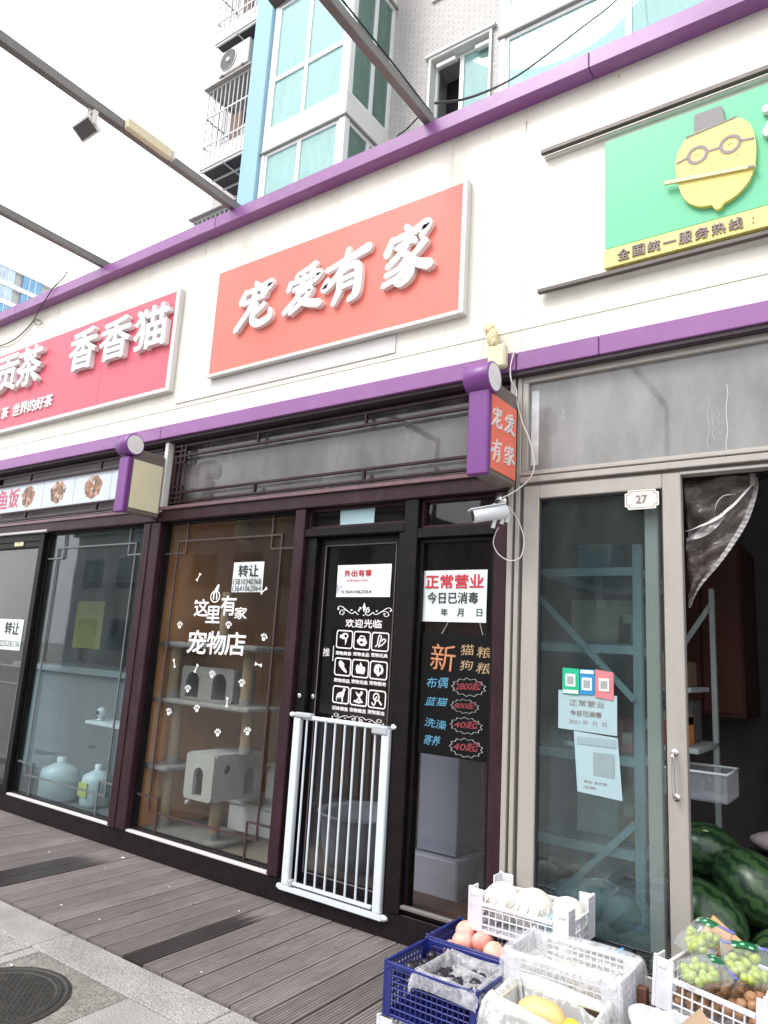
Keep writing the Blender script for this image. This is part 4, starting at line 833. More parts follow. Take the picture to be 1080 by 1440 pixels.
# ================================================================== BABY GATE
gt = thing('pet_gate', (-2.74, -.01, .09), 'white metal pet gate of thin bars standing in the pet shop doorway', 'gate')
box('gate_post', gatew, gt, -3.105, -3.050, -.028, .008, .118, 1.085, bev=.005); box('gate_post', gatew, gt, -2.432, -2.378, -.028, .008, .118, 1.085, bev=.005)
box('bottom_rail', gatew, gt, -3.125, -2.365, -.030, .010, .086, .117, bev=.005); box('top_rail', gatew, gt, -3.039, -2.441, -.022, .002, 1.078, 1.104, bev=.006)
box('inner_rail', gatew, gt, -3.035, -2.445, -.024, .002, .128, .146, bev=.004)
for i in range(8):
    x = -3.005+.0745*i; MB().tube([(x, -.011, .146), (x, -.011, 1.079)], .0068, 10, False).build('gate_bar', gatew, gt)
grey_pl = mat('grey_plastic', (.42, .44, .47), .4)
box('latch', grey_pl, gt, -3.10, -2.96, -.036, .012, 1.087, 1.118, bev=.008); box('latch', grey_pl, gt, -2.50, -2.385, -.036, .012, 1.05, 1.10, bev=.008); box('hinge_block', grey_pl, gt, -3.05, -3.02, -.033, .006, .12, .155)
for x, s in ((-3.13, 1), (-2.358, -1)):
    for z in (.102, 1.10): MB().lathe([(0, x-.016), (.013, x-.014), (.016, x-.005), (.016, x+.006), (.009, x+.012), (.009, x+.02)], (0, -.010, z), 14, 'x').build('pressure_foot', whitepl, gt)

# ================================================================== STEEL BEAMS, FLOODLIGHTS, CABLES
def beam(x, label, lean=0.0):
    t = thing('steel_beam', (x, -.1, 4.88), label, 'beam', 'steel beams reaching out over the street')
    box('beam_bar', steel, t, x-.027, x+.027, -5.8, .6, 4.883, 4.952, bev=.004); box('beam_post', steel, t, x-.027, x+.027, -5.86, -5.802, -.07, 4.952, bev=.004)
    return t
bmA = beam(-2.25, 'dark steel beam above the orange red signboard, rightmost of three'); beam(-4.06, 'grey steel beam carrying a floodlight and a cream box, middle of three'); beam(-5.80, 'grey steel beam over the pink sign, leftmost of three')
def flood(x, y, z, label, rx):
    t = thing('floodlight', (x, y, z+.17), label, 'floodlight', 'floodlights hanging under the steel beams')
    mb = MB(); mb.tube([(x, y, z+.19), (x, y, z+.08)], .012, 8); mb.build('stem', signgrey, t)
    mb = MB(); mb.bar((x-.085, y, z), (x-.085, y, z+.09), .012, .03, (0, 1, 0)); mb.bar((x+.085, y, z), (x+.085, y, z+.09), .012, .03, (0, 1, 0)); mb.bar((x-.091, y, z+.09), (x+.091, y, z+.09), .03, .012); mb.build('bracket', signgrey, t)
    h = bpy.data.objects.new('lamp_head', None)
    mb = MB(); mb.box(-.095, .095, -.07, .07, -.03, .03, .008); m2 = MB(); m2.box(-.08, .08, -.055, .055, -.0335, -.0305, 0); m3 = MB()
    for i in range(7): m3.box(-.08+.024*i, -.074+.024*i, -.06, .06, .031, .048, 0)
    for b__ in (mb, m2, m3): b__.v = [(p[0]*.78, p[1]*.78, p[2]*.8) for p in b__.v]
    for b_, nm, mm in ((mb, 'lamp_housing', steeldk if 'dark' in label else signgrey), (m2, 'lamp_glass', mat('lamp_glass', (.10, .09, .09), .15)), (m3, 'cooling_fins', steeldk)):
        o = b_.build(nm, mm, t, local=True); o.location = Vector((x, y, z))-t.location; o.rotation_euler = rx
    return t
flood(-4.07, -1.40, 4.735, 'grey floodlight hanging under the middle steel beam', (R(-38), R(-20), R(12))); flood(-2.30, -1.47, 4.73, 'dark floodlight hanging under the rightmost steel beam', (R(-15), R(-10), 0))
cb = thing('ballast_box', (-4.0, -.95, 4.88), 'cream plastic ballast box strapped to the middle steel beam', 'box')
box('box_body', creambox, cb, -4.031, -3.985, -1.17, -.80, 4.875, 4.955, bev=.008); box('end_clip', signgrey, cb, -4.031, -3.983, -.80, -.775, 4.885, 4.950)
def cable(pts, r, m, label, n=5, cat='cable', group=None, name='cable'):
    c = catmull([tuple(p) for p in pts], 6); mb = MB(); mb.tube(c, r, 6); o = mb.build(name, m); setp(o, label, cat, group); return o
cable([(-2.235, -1.5, 4.958), (-2.225, -1.2, 4.970), (-2.22, -.9, 4.966), (-2.22, -.6, 4.962), (-2.225, -.35, 4.96), (-2.23, -.12, 4.958)], .006, blackcable, 'black cable lying along the rightmost steel beam')
cable([at(612, 145, -.12), at(650, 140, .1), at(690, 126, .4), at(730, 105, .9), at(770, 76, 1.5), at(810, 45, 2.2), at(867, 0, 3.2), at(900, -40, 4.0)], .0085, blackcable, 'black cable sagging from the rightmost beam up to the apartment bay')
cable([at(597, 155, -.1), at(585, 168, -.05), at(570, 183, 0), at(560, 190, .05), at(548, 205, .1)], .006, blackcable, 'short black cable dropping behind the purple trim beside the beam')
cable([at(95, 382, -.17), at(88, 392, -.175), at(75, 405, -.175), at(65, 420, -.175), at(55, 436, -.14), at(49, 448, -.08), at(48, 450, -.075), at(38, 462, -.075), at(25, 474, -.078), at(12, 482, -.085), at(0, 486, -.075), at(-20, 492, -.075)], .006, blackcable, 'thin black cable over the pink sign trim with a loop')
cable([at(49, 448, -.078), at(53, 449.5, -.082), at(58, 452, -.082), at(57.5, 456, -.082), at(53, 457, -.082), at(49, 455, -.082), at(48, 449, -.082)], .004, blackcable, 'small loop of black cable hanging on the cream fascia')
cable([at(724, 492, -.085), at(718, 515, -.09), at(719, 535, -.085), at(726, 548, -.05), at(727, 565, -.045), at(735, 595, -.05), at(745, 620, -.06), at(751, 650, -.065), at(748, 668, -.06), at(735, 683, -.06), at(715, 696, -.1), at(700, 702, -.14)], .004, whitecable, 'white cable looping from the fascia to the security camera')
cable([at(701, 742, -.12), at(696, 752, -.1), at(694, 765, -.09), at(700, 778, -.08), at(712, 787, -.07), at(724, 788, -.06), at(733, 782, -.05), at(737, 760, -.045), at(730, 735, -.06), at(716, 712, -.1)], .003, whitecable, 'thin white cable loop under the security camera')
# cream junction box with foam
jb = thing('junction_box', (-1.72, -.085, 3.10), 'cream junction box with yellow foam on the lower purple trim', 'box')
box('box_body', creambox, jb, -1.775, -1.665, -.135, -.0815, 3.105, 3.245, bev=.012)
mb = MB(); mb.ball((-1.755, -.105, 3.30), (.035, .03, .06), 12, 8, .15); mb.ball((-1.78, -.10, 3.36), (.03, .028, .035), 10, 7, .2); mb.ball((-1.735, -.115, 3.262), (.02, .03, .03), 10, 7, .2); mb.build('expanding_foam', mat('foam', (.62, .54, .33), .8, bump=.5, bscale=90), jb)
# security camera
sc_ = thing('security_camera', (-1.66, -.02, 2.3), 'white bullet security camera with cables beside the red projecting sign', 'camera')
a, b_ = Vector((-1.775, -.235, 2.243)), Vector((-1.635, -.11, 2.285)); d_ = (b_-a).normalized()
mb = MB(); mb.tube([a, a+d_*.004, a+(b_-a)*.5, b_-d_*.01, b_], [.034, .037, .038, .040, .030], 20); mb.build('camera_body', whitepl, sc_)
mb = MB(); mb.bar(a-d_*.022+Vector((0, 0, .036)), b_-d_*.02+Vector((0, 0, .042)), .062, .006); mb.build('sun_shield', whitepl, sc_)
mb = MB(); mb.tube([a-d_*.003, a-d_*.001], .028, 18); mb.build('lens', blackm, sc_)
mb = MB(); mb.tube([(-1.69, -.16, 2.31), (-1.70, -.10, 2.345), (-1.71, -.03, 2.36)], .012, 10); mb.lathe([(0, -.05), (.03, -.048), (.032, -.032)], (-1.71, 0, 2.36), 16, 'y'); mb.build('mount_arm', chrome, sc_)
mb = MB()
for p_ in ((-1.70, -.15, 2.19), (-1.665, -.12, 2.215), (-1.64, -.11, 2.225)): mb.tube([p_, (p_[0]+.012, p_[1], p_[2]+.045)], .011, 8)
mb.build('cable_plug', whitepl, sc_)

# ================================================================== APARTMENT BUILDING BEHIND
def tiles(name, c, gap):
    m = bpy.data.materials.new(name); m.use_nodes = True; n = m.node_tree.nodes; l = m.node_tree.links; b = n['Principled BSDF']
    tc = n.new('ShaderNodeTexCoord'); mp = n.new('ShaderNodeMapping'); mp.inputs['Rotation'].default_value = (R(90), 0, 0); l.new(tc.outputs['Object'], mp.inputs[0])
    t = n.new('ShaderNodeTexBrick'); t.inputs['Scale'].default_value = 1; t.inputs['Brick Width'].default_value = .20; t.inputs['Row Height'].default_value = .058; t.inputs['Mortar Size'].default_value = .006
    t.inputs['Color1'].default_value = (*c, 1); t.inputs['Color2'].default_value = (c[0]*.88, c[1]*.88, c[2]*.88, 1); t.inputs['Mortar'].default_value = (*gap, 1)
    l.new(mp.outputs[0], t.inputs['Vector']); l.new(t.outputs[0], b.inputs['Base Color']); b.inputs['Roughness'].default_value = .5
    bp = n.new('ShaderNodeBump'); bp.inputs['Strength'].default_value = .4; bp.inputs['Distance'].default_value = .01; bp.invert = True; l.new(t.outputs['Fac'], bp.inputs['Height']); l.new(bp.outputs[0], b.inputs['Normal'])
    return m
tilem = tiles('pale_tile', (.50, .475, .46), (.27, .25, .245))
whitew = mat('white_render', (.70, .70, .68), .6, var=.05, dirt=(.42, .40, .36), dirtamt=.3)
bluew = mat('pale_blue_render', (.24, .42, .52), .6, var=.05, scale=1.5, dirt=(.2, .34, .42), dirtamt=.3, stretch=(1, 1, .3))
uframe = mat('upvc_frame', (.74, .75, .76), .3)
ttint = glass('teal_apartment_glass', (.70, .86, .85), .45, (.48, .74, .72), 1.2, .08, .02)
ttint2 = glass('green_grey_side_glass', (.5, .66, .60), .35, (.26, .42, .38), 1.2, .08, .02)
inner = mat('dim_room', (.20, .24, .24), .9); curt = mat('pale_curtain', (.66, .76, .75), .8, var=.1, scale=9, stretch=(8, 8, .3))
darkroom = mat('dark_room', (.035, .03, .04), .9)
slabm = mat('slab_edge', (.34, .32, .30), .7, var=.15)
A = thing('apartment_building', (-6.5, 5, 0), 'pale tiled apartment block with teal bay windows and caged balconies behind the shops', 'building')
WY = 5.2
def part(name, m, *a, bev=.004, parent=None, **k): return box(name, m, parent or A, *a, bev=bev, **k)
# rear wall with one window hole
part('tiled_wall', tilem, -11.2, -8.93, WY, 6.5, 0, 30, bev=0)
part('tiled_wall', tilem, -8.47, -5.84, WY, 6.5, 0, 30, bev=0); part('tiled_wall', tilem, -4.64, 9, WY, 6.5, 0, 30, bev=0)
for z0, z1 in ((0, 9.6), (11.5, 12.65), (14.55, 15.7), (17.6, 30)): part('tiled_wall', tilem, -5.84, -4.64, WY, 6.5, z0, z1, bev=0)
part('side_volume', tilem, -11.9, -11.2, 5.8, 9, 0, 30, bev=0)
def apt_window(x0, x1, z0, z1, Y, mull=(), trans=None, gm_=ttint, open_=None, depth=.06):
    e = bpy.data.objects.new('window', None); COL.objects.link(e); e.parent = A; e.location = Vector((x0, Y, z0))-A.location
    mb = MB(); f = .055; frame_rect(mb, x0, x1, z0, z1, f, Y, Y+depth, .004)
    for mxx in mull: mb.box(mxx-.04, mxx+.04, Y+.001, Y+depth-.001, z0+f, z1-f, .004)
    if trans: mb.box(x0+f, x1-f, Y-.001, Y+depth-.002, trans-.045, trans+.045, .004)
    mb.build('window_frame', uframe, e)
    e2 = [x0+f]+[q for mxx in mull for q in (mxx-.04, mxx+.04)]+[x1-f]
    zz = [z0+f]+([trans-.045, trans+.045] if trans else [])+[z1-f]
    for i in range(0, len(e2), 2):
        for j in range(0, len(zz), 2):
            if open_ is not None and i//2 == open_: continue
            part('glass_pane', gm_, e2[i], e2[i+1], Y+.025, Y+.031, zz[j], zz[j+1], bev=0, parent=e)
    return e
for fz in (9.6, 12.65, 15.7):
    apt_window(-5.79, -4.69, fz+.05, fz+1.85, WY+.12, (-5.27,), None, ttint, 0 if fz < 10 else None)
    mb = MB(); frame_rect(mb, -5.84, -4.64, fz, fz+1.9, .05, WY-.04, WY+.12, .004); mb.box(-5.90, -4.58, WY-.07, WY-.001, fz+1.9, fz+1.96, .004); mb.build('window_surround', whitew, A)
    part('dark_interior', darkroom, -5.84, -4.64, WY+.6, WY+.62, fz, fz+1.9, bev=0)
mb = MB(); mb.box(-5.72, -5.35, WY+.02, WY+.10, 11.30, 11.38, .01); mb.box(-4.98, -4.72, WY+.02, WY+.10, 11.30, 11.38, .01); mb.build('blind_box', signgrey, A)
# left bay
def bay(x0, x1, y0, floors, side=True):
    for k in floors:
        zb = 9.93+3.05*k            # underside of slab band
        part('slab_band', whitew, x0, x1, y0, WY-.001, zb, zb+.42, bev=.006); part('slab_drip', slabm, x0-.02, x1+.03, y0-.03, WY-.001, zb-.035, zb-.001, bev=.004)
        z0, z1 = zb+.422, zb+3.012
        part('corner_post', uframe, x1-.13, x1-.001, y0+.004, y0+.13, z0, z1, bev=.004); part('corner_post', uframe, x0+.001, x0+.08, y0+.004, y0+.13, z0, z1, bev=.004)
        m_ = (x0+x1)/2-.06
        apt_window(x0+.082, x1-.132, z0, z1, y0+.02, (m_,), zb+1.45)
        part('net_curtain', curt, x0+.2, x1-.2, y0+.42, y0+.44, z0, z1, bev=0)
        for q_ in range(5):
            xa = random.uniform(x0+.12, x1-.35); wd_ = random.uniform(.12, .4); mb = MB(); nn_ = 10; yc = y0+.16+.02*q_
            zt_ = z1-.05; zb_ = z0+.05 if random.random() < .6 else z0+1.5
            vv_ = [(xa+wd_*i_/nn_, yc+.02*math.sin(i_*1.9+q_), zz_) for zz_ in (zb_, zt_) for i_ in range(nn_+1)]
            mb.add(vv_, [(i_, i_+1, nn_+2+i_, nn_+1+i_) for i_ in range(nn_)], True); mb.build('curtain', mat(('curtain_white', 'curtain_aqua', 'curtain_grey')[(q_+k) % 3], ((.78, .80, .80), (.40, .62, .60), (.42, .46, .48))[(q_+k) % 3], .8), A)
        part('room_back', inner, x0+.1, x1-.1, y0+1.0, y0+1.02, z0, z1, bev=0)
        if side:
            e = bpy.data.objects.new('side_window', None); COL.objects.link(e); e.parent = A; e.location = Vector((x1, y0, z0))-A.location
            mb = MB(); mb.box(x1-.08, x1-.02, y0+.132, WY-.001, z1-.07, z1, .004); mb.box(x1-.08, x1-.02, y0+.132, WY-.001, z0, z0+.06, .004); mb.box(x1-.08, x1-.02, WY-.09, WY-.001, z0+.061, z1-.071, .004); mb.box(x1-.08, x1-.02, y0+.62, y0+.70, z0+.061, z1-.071, .004); mb.build('window_frame', uframe, e)
            part('glass_pane', ttint2, x1-.055, x1-.049, y0+.132, y0+.619, z0+.061, z1-.071, bev=0, parent=e); part('glass_pane', ttint2, x1-.055, x1-.049, y0+.701, WY-.091, z0+.061, z1-.071, bev=0, parent=e)
bay(-8.47, -6.60, 4.0, (-2, -1, 0, 1, 2)); bay(-3.90, -.3, 4.0, (-2, -1, 0, 1, 2), False)
part('blue_pilaster', bluew, -8.90, -8.475, 3.93, 6.5, 0, 30, bev=.01)
# caged balconies
cagem = mat('cage_bar', (.55, .55, .56), .45, var=.1); clutter = mat('balcony_clutter', (.22, .18, .17), .8, var=.7, scale=7)
for k in range(-1, 3):
    z0 = 10.22+2.78*k; z1 = z0+1.72; x0, x1, y0, y1 = -10.12, -8.905, 4.0, 5.19
    e = bpy.data.objects.new('balcony_cage', None); COL.objects.link(e); e.parent = A; e.location = Vector((x0, y0, z0))-A.location
    mb = MB()
    for i in range(11): x = x0+.02+i*(x1-x0-.04)/10; mb.box(x-.008, x+.008, y0, y0+.016, z0, z1, 0)
    for i in range(9): y = y0+.02+i*(y1-y0-.04)/8; mb.box(x0, x0+.016, y-.008, y+.008, z0, z1, 0)
    for z in (z0+.02, z0+.5, z0+1.12, z1-.02): mb.box(x0, x1, y0-.003, y0+.019, z-.015, z+.015, 0); mb.box(x0-.003, x0+.019, y0, y1, z-.015, z+.015, 0)
    mb.build('cage_bars', cagem, e)
    mb = MB()
    for i in range(5): y = y0+.03+i*.28; mb.bar((x0, y, z0-.03), (x1, y, z0-.03), .03, .03)
    mb.bar((-9.5, y0, z0-.03), (-9.5, y1, z0-.03), .03, .02); mb.build('floor_bars', cagem, e)
    part('cage_floor', mat('dark_sheet', (.04, .035, .045), .7), x0+.02, x1-.01, y0+.02, y1, z0-.01, z0+.0, bev=0, parent=e)
    part('cage_roof', slabm, x0-.06, x1, y0-.08, y1, z1, z1+.035, bev=.003, parent=e)
    part('back_panel', clutter, x0+.1, x1, 4.95, 5.18, z0, z1, bev=0, parent=e); part('parapet_board', whitew, x0+.05, x1-.02, y0+.06, y0+.08, z0, z0+.42, bev=0, parent=e)
    for i in range(4): bw = random.uniform(.15, .3); bx_ = x0+.1+i*.28; part('stored_box', mat(('stored_grey', 'stored_brown', 'stored_white')[i % 3], ((.25, .25, .26), (.22, .13, .09), (.5, .5, .48))[i % 3], .7), bx_, bx_+bw, 4.3, 4.6, z0, z0+random.uniform(.6, 1.3), parent=e)
ac = thing('air_conditioner', (-9.45, 4.4, 12.02), 'white air conditioner unit on a bracket between two balcony cages', 'air conditioner')
box('casing', mat('ac_white', (.55, .54, .53), .45, var=.08), ac, -9.88, -9.08, 3.98, 4.30, 12.12, 12.66, bev=.015)
MB().lathe([(.21, 3.97), (.215, 3.955), (.225, 3.97)], (-9.62, 0, 12.40), 26, 'y').build('fan_ring', mat('ac_white', (0, 0, 0)), ac)
MB().lathe([(.0, 3.968), (.208, 3.972)], (-9.62, 0, 12.40), 26, 'y').build('fan_grille', mat('ac_fan', (.06, .06, .065), .6), ac); MB().lathe([(0, 3.95), (.05, 3.955), (.05, 3.968)], (-9.62, 0, 12.40), 14, 'y').build('fan_hub', signgrey, ac)
mb = MB(); mb.bar((-9.75, 3.95, 12.10), (-9.75, 5.19, 12.10), .04, .03); mb.bar((-9.2, 3.95, 12.10), (-9.2, 5.19, 12.10), .04, .03); mb.bar((-9.8, 4.2, 12.09), (-9.1, 4.2, 12.09), .03, .03); mb.bar((-9.75, 4.2, 12.1), (-9.75, 5.19, 11.95), .03, .03); mb.build('bracket', steel, ac)
# far high rise
hr = thing('high_rise', (-110, 50, 0), 'distant glass high rise with blue windows and white floor bands at the left', 'building')
gx = -110
mb = MB(); mb.box(gx-14, gx-.6, 20, 53.0, 0, 58.4, 0); mb.build('tower_core', mat('tower_grey', (.50, .48, .46), .7), hr)
bl = [mat('tower_blue', (.16, .36, .55), .2, var=.3, scale=.5), mat('tower_pale', (.45, .58, .68), .3, var=.3, scale=.6)]
k = 0
for fl in range(20):
    z = 58.4-3.0*fl; 
    box('floor_band', mat('tower_white', (.72, .72, .72), .6), hr, gx-.6, gx, 20, 53.4, z-.75, z-.0 if fl else z+.5, bev=0)
    if z < 30: continue
    y = 50.6
    while y > 24:
        box('window', bl[(fl+k) % 2 if random.random() < .5 else 0], hr, gx-.59, gx-.12, y-3.0, y, z-2.99, z-.76, bev=0); k += 1
        for q in (1, 2): box('window_bar', MATS['tower_white'], hr, gx-.12, gx-.05, y-q-.05, y-q+.05, z-2.99, z-.76, bev=0)
        y -= 4.4
# buildings across the street (only seen mirrored in the glass)
def opp(x0, x1, y0, h, m, label):
    t = thing('street_building', ((x0+x1)/2, y0, 0), label, 'building')
    box('wall', m, t, x0, x1, y0-6, y0, -.07, h, bev=.02); box('roof', roofm, t, x0-.2, x1+.2, y0-6.2, y0+.2, h+.001, h+.2, bev=.02)
    x = x0+1
    while x < x1-2:
        for z in np.arange(1.0, h-1.6, 2.9): box('window', mat('far_window', (.05, .06, .07), .2), t, x, x+1.5, y0+.001, y0+.05, float(z), float(z)+1.4, bev=0)
        x += 2.7
opp(-34, -14, -17, 6.5, mat('street_grey', (.30, .29, .28), .8, var=.2, scale=.5), 'low grey building across the street on the left'); opp(-12, 4, -19, 7.5, mat('street_brown', (.22, .19, .17), .8, var=.2, scale=.5), 'low brown building across the street in the middle'); opp(6, 26, -17, 6, mat('street_grey', (0, 0, 0)), 'low grey building across the street on the right')
flush()

# ================================================================== INSIDE THE PET SHOP
plush = mat('grey_plush', (.22, .22, .215), .95, var=.25, scale=40, bump=.6, bscale=140); sisal = mat('sisal', (.30, .22, .13), .9, var=.2, scale=30, bump=.5, bscale=200, stretch=(1, 1, 6))
ct = thing('cat_tree', (-4.3, .35, .10), 'tall grey plush cat tree with sisal posts and a two hole condo behind the window', 'cat tree')
def rplate(x0, x1, y0, y1, z, h, nm='platform'): return box(nm, plush, ct, x0, x1, y0, y1, z, z+h, bev=.014)
rplate(-4.74, -3.70, .16, .52, 1.045, .035); rplate(-4.74, -3.68, .16, .56, 1.465, .045); rplate(-4.74, -4.47, .14, .5, .555, .035); rplate(-4.70, -3.95, .14, .62, .10, .04, 'base')
def post(x, y, z0, z1, r=.042):
    MB().tube([(x, y, z0), (x, y, z1)], r, 16).build('sisal_post', sisal, ct); MB().tube([(x, y, z0), (x, y, z0+.05)], r+.004, 16).build('post_cuff', plush, ct)
for p in ((-4.62, .30, .14, .555), (-4.60, .30, .59, 1.045), (-4.64, .26, 1.08, 1.465), (-3.87, .30, 1.08, 1.465), (-3.89, .36, .74, 1.045), (-4.07, .30, .14, .42), (-4.16, .30, 1.51, 1.9)): post(*p)
def arch(cx, z0, w_, h, n=12): return [(cx-w_/2, z0)]+[(cx+w_/2*math.cos(a), z0+h-w_/2+w_/2*math.sin(a)) for a in [math.pi-math.pi*i/n for i in range(n+1)]]+[(cx+w_/2, z0)]
shape([rrect(-4.56, -3.98, 1.082, 1.33, .03), arch(-4.43, 1.10, .15, .19), arch(-4.13, 1.10, .15, .19)], plush, ct, .30, .03, 'condo_front')
mb = MB(); mb.box(-4.56, -4.54, .301, .50, 1.085, 1.325); mb.box(-4.0, -3.98, .301, .50, 1.085, 1.325); mb.box(-4.54, -4.0, .48, .50, 1.085, 1.325); mb.box(-4.54, -4.0, .301, .48, 1.305, 1.325); mb.build('condo_shell', plush, ct)
# cat house
HX0, HX1, HY0, HY1, HZ0, HZ1 = -4.24, -3.95, .13, .62, .42, .735
shape([rrect(HX0, HX1, HZ0, HZ1, .03), arch(-4.10, HZ0+.03, .10, .19)], mat('pale_plush', (.32, .33, .32), .95, var=.2, scale=60, bump=.6, bscale=160), ct, HY0+.03, .03, 'house_front')
lp = MATS['pale_plush']
n0 = len(PEND)
PEND_side = bpy.data.curves.new('s', 'CURVE'); PEND_side.dimensions = '2D'; PEND_side.fill_mode = 'BOTH'
for pts in ([(HY0+.031, HZ0), (HY1, HZ0), (HY1, HZ1), (HY0+.031, HZ1)], circ(.27, .63, .035, 16), arch(.50, HZ0+.03, .12, .18)):
    sp = PEND_side.splines.new('POLY'); sp.points.add(len(pts)-1); sp.use_cyclic_u = True
    for p, q in zip(sp.points, pts): p.co = (q[0], q[1], 0, 1)
PEND.append((PEND_side, lp, ct, None, None, None, None, HX1-.021, .02, 'house_side', '+x', 0, 0, 0))
mb = MB(); mb.box(HX0, HX1-.022, HY0+.031, HY1, HZ1-.02, HZ1-.001, .008); mb.box(HX0, HX0+.02, HY0+.031, HY1, HZ0, HZ1-.021); mb.box(HX0+.021, HX1-.022, HY0+.031, HY1, HZ0, HZ0+.02); mb.box(HX0+.021, HX1-.022, HY1-.02, HY1, HZ0+.021, HZ1-.021); mb.build('house_shell', lp, ct)
mb = MB(); mb.tube([(-4.16, .12, .43), (-4.165, .11, .41)], .004, 6); mb.ball((-4.165, .11, .40), .018, 10, 8, .2); mb.build('pompom', lp, ct)
wc = thing('white_cabinet', (-4.1, .9, .10), 'low white cabinet behind the cat house', 'cabinet')
box('cabinet_body', whitepl, wc, -4.36, -3.84, .70, 1.10, .10, .30, bev=.01); box('cabinet_lid', mat('aqua_white', (.50, .58, .58), .4), wc, -4.38, -3.82, .68, 1.12, .301, .325, bev=.006)
wb = thing('pet_food_bin', (-3.95, .88, .326), 'rounded white bin standing on the low white cabinet', 'bin')
box('bin_body', whitepl, wb, -4.08, -3.84, .76, .98, .327, .60, bev=.05); box('bin_lid', signgrey, wb, -4.07, -3.85, .77, .97, .60, .625, bev=.02)
lampo = thing('wall_lamp', (-4.70, 1.3, 2.6), 'round pale lamp disc on the orange wood wall', 'lamp')
MB().lathe([(0, -4.70), (.09, -4.705), (.12, -4.725), (.12, -4.744)], (0, .95, 2.52), 24, 'x').build('lamp_disc', mat('lamp_amber', (.50, .36, .20), .4), lampo)
wd = thing('wood_cabinet', (-3.4, 2.6, .1), 'brown wooden cabinet at the back of the pet shop', 'cabinet')
bwood = mat('brown_wood', (.16, .075, .035), .45, var=.3, scale=3, stretch=(1, 1, .2))
box('cabinet_body', bwood, wd, -4.72, -3.0, 2.4, 2.95, .10, 1.9); 
for i in range(4): box('cabinet_door', mat('brown_wood_door', (.21, .10, .05), .4, var=.3, scale=3, stretch=(1, 1, .2)), wd, -4.70+.43*i, -4.29+.43*i, 2.38, 2.399, .14, 1.86, bev=.006)
# things behind the narrow pane and door
cw = thing('display_column', (-2.38, .65, .10), 'white square column cabinet with a slotted strip below the blackboard', 'cabinet')
box('column_body', mat('column_white', (.50, .55, .60), .5, var=.04), cw, -2.50, -2.22, .52, .82, .34, 1.0, bev=.006); box('column_base', whitepl, cw, -2.54, -2.18, .46, .86, .10, .33, bev=.01)
mb = MB(); mb.box(-2.535, -2.51, .505, .518, .36, 1.0, 0); mb.build('slotted_strip', alu, cw)
mb = MB()
for i in range(16): mb.box(-2.53, -2.515, .5035, .5045, .40+.037*i, .417+.037*i, 0)
mb.build('slots', blackm, cw, kind='stuff')
tb = thing('pet_tub', (-3.0, .8, .1), 'grey tub standing inside behind the pet gate', 'tub')
MB().lathe([(0, 0), (.26, 0), (.30, .10), (.33, .32), (.35, .33), (.33, .34), (.30, .30), (.26, .04), (0, .03)], (-3.05, .75, .10), 28).build('tub_shell', mat('tub_grey', (.30, .33, .36), .35), tb)
fb = thing('floor_board', (-2.2, .5, .1), 'brown wooden board on the floor inside the narrow pane', 'board'); box('board_plate', bwood, fb, -2.48, -1.75, .12, .45, .101, .125); 
ph = thing('pet_blanket', (-2.05, .62, .1), 'dark crumpled blanket on the floor beside the column cabinet', 'blanket')
mb = MB(); mb.ball((-2.02, .62, .20), (.13, .12, .12), 16, 10, .18); mb.ball((-1.92, .55, .17), (.10, .10, .08), 14, 8, .2); mb.build('blanket_heap', mat('dark_blanket', (.06, .05, .05), .9, var=.5, scale=12), ph)
# ---- tea shop interior
cn = thing('shop_counter', (-7.2, 1.1, .1), 'pale teal counter inside the left shop', 'counter')
box('counter_body', tealw, cn, -8.2, -5.7, .95, 1.45, .10, 1.12, bev=.01); box('counter_top', mat('counter_top', (.42, .50, .52), .35), cn, -8.25, -5.66, .90, 1.5, 1.121, 1.19, bev=.01)
sd = thing('serving_window', (-7.2, 1.5, 1.2), 'dark serving window frame above the teal counter', 'window')
mb = MB(); frame_rect(mb, -8.0, -6.3, 1.2, 2.15, .05, 1.52, 1.58); mb.box(-6.95, -6.9, 1.521, 1.579, 1.25, 2.1); mb.build('window_frame', steeldk, sd); box('back_panel', mat('dark_teal', (.07, .10, .11), .5, var=.2), sd, -7.95, -6.35, 1.60, 1.62, 1.25, 2.1)
yp = thing('menu_poster', (-7.3, 1.22, 1.38), 'olive yellow poster above the counter behind the left window', 'poster')
box('poster_sheet', mat('olive_yellow', (.50, .50, .12), .5, var=.05), yp, -7.62, -7.10, 1.21, 1.215, 1.38, 1.90, bev=0)
ssh = thing('wall_shelf', (-5.2, .6, .74), 'small white shelf behind the left window beside the pillar', 'shelf')
box('shelf_board', whitepl, ssh, -5.98, -5.35, .42, .66, .745, .775); box('shelf_bracket', whitepl, ssh, -5.40, -5.37, .44, .64, .66, .7445)
br = thing('plush_bear', (-5.5, .55, .776), 'beige plush toy standing on the white shelf', 'toy')
mb = MB(); mb.ball((-5.52, .55, .87), (.06, .05, .09), 14, 10); mb.ball((-5.52, .54, 1.0), (.05, .045, .05), 14, 10); mb.ball((-5.56, .54, 1.05), .018, 8, 6); mb.ball((-5.48, .54, 1.05), .018, 8, 6); mb.build('plush_body', mat('beige_plush', (.38, .31, .22), .95, bump=.4), br)
cmi = thing('web_camera', (-5.92, .52, .776), 'small white indoor camera at the end of the white shelf', 'camera')
mb = MB(); mb.ball((-5.90, .52, .845), .045, 16, 10); mb.lathe([(0, .777), (.035, .777), (.03, .79), (.012, .80), (.012, .82)], (-5.90, .52, 0), 14); mb.build('camera_ball', whitepl, cmi); MB().tube([(-5.89, .476, .845), (-5.89, .472, .845)], .02, 12).build('lens', blackm, cmi)
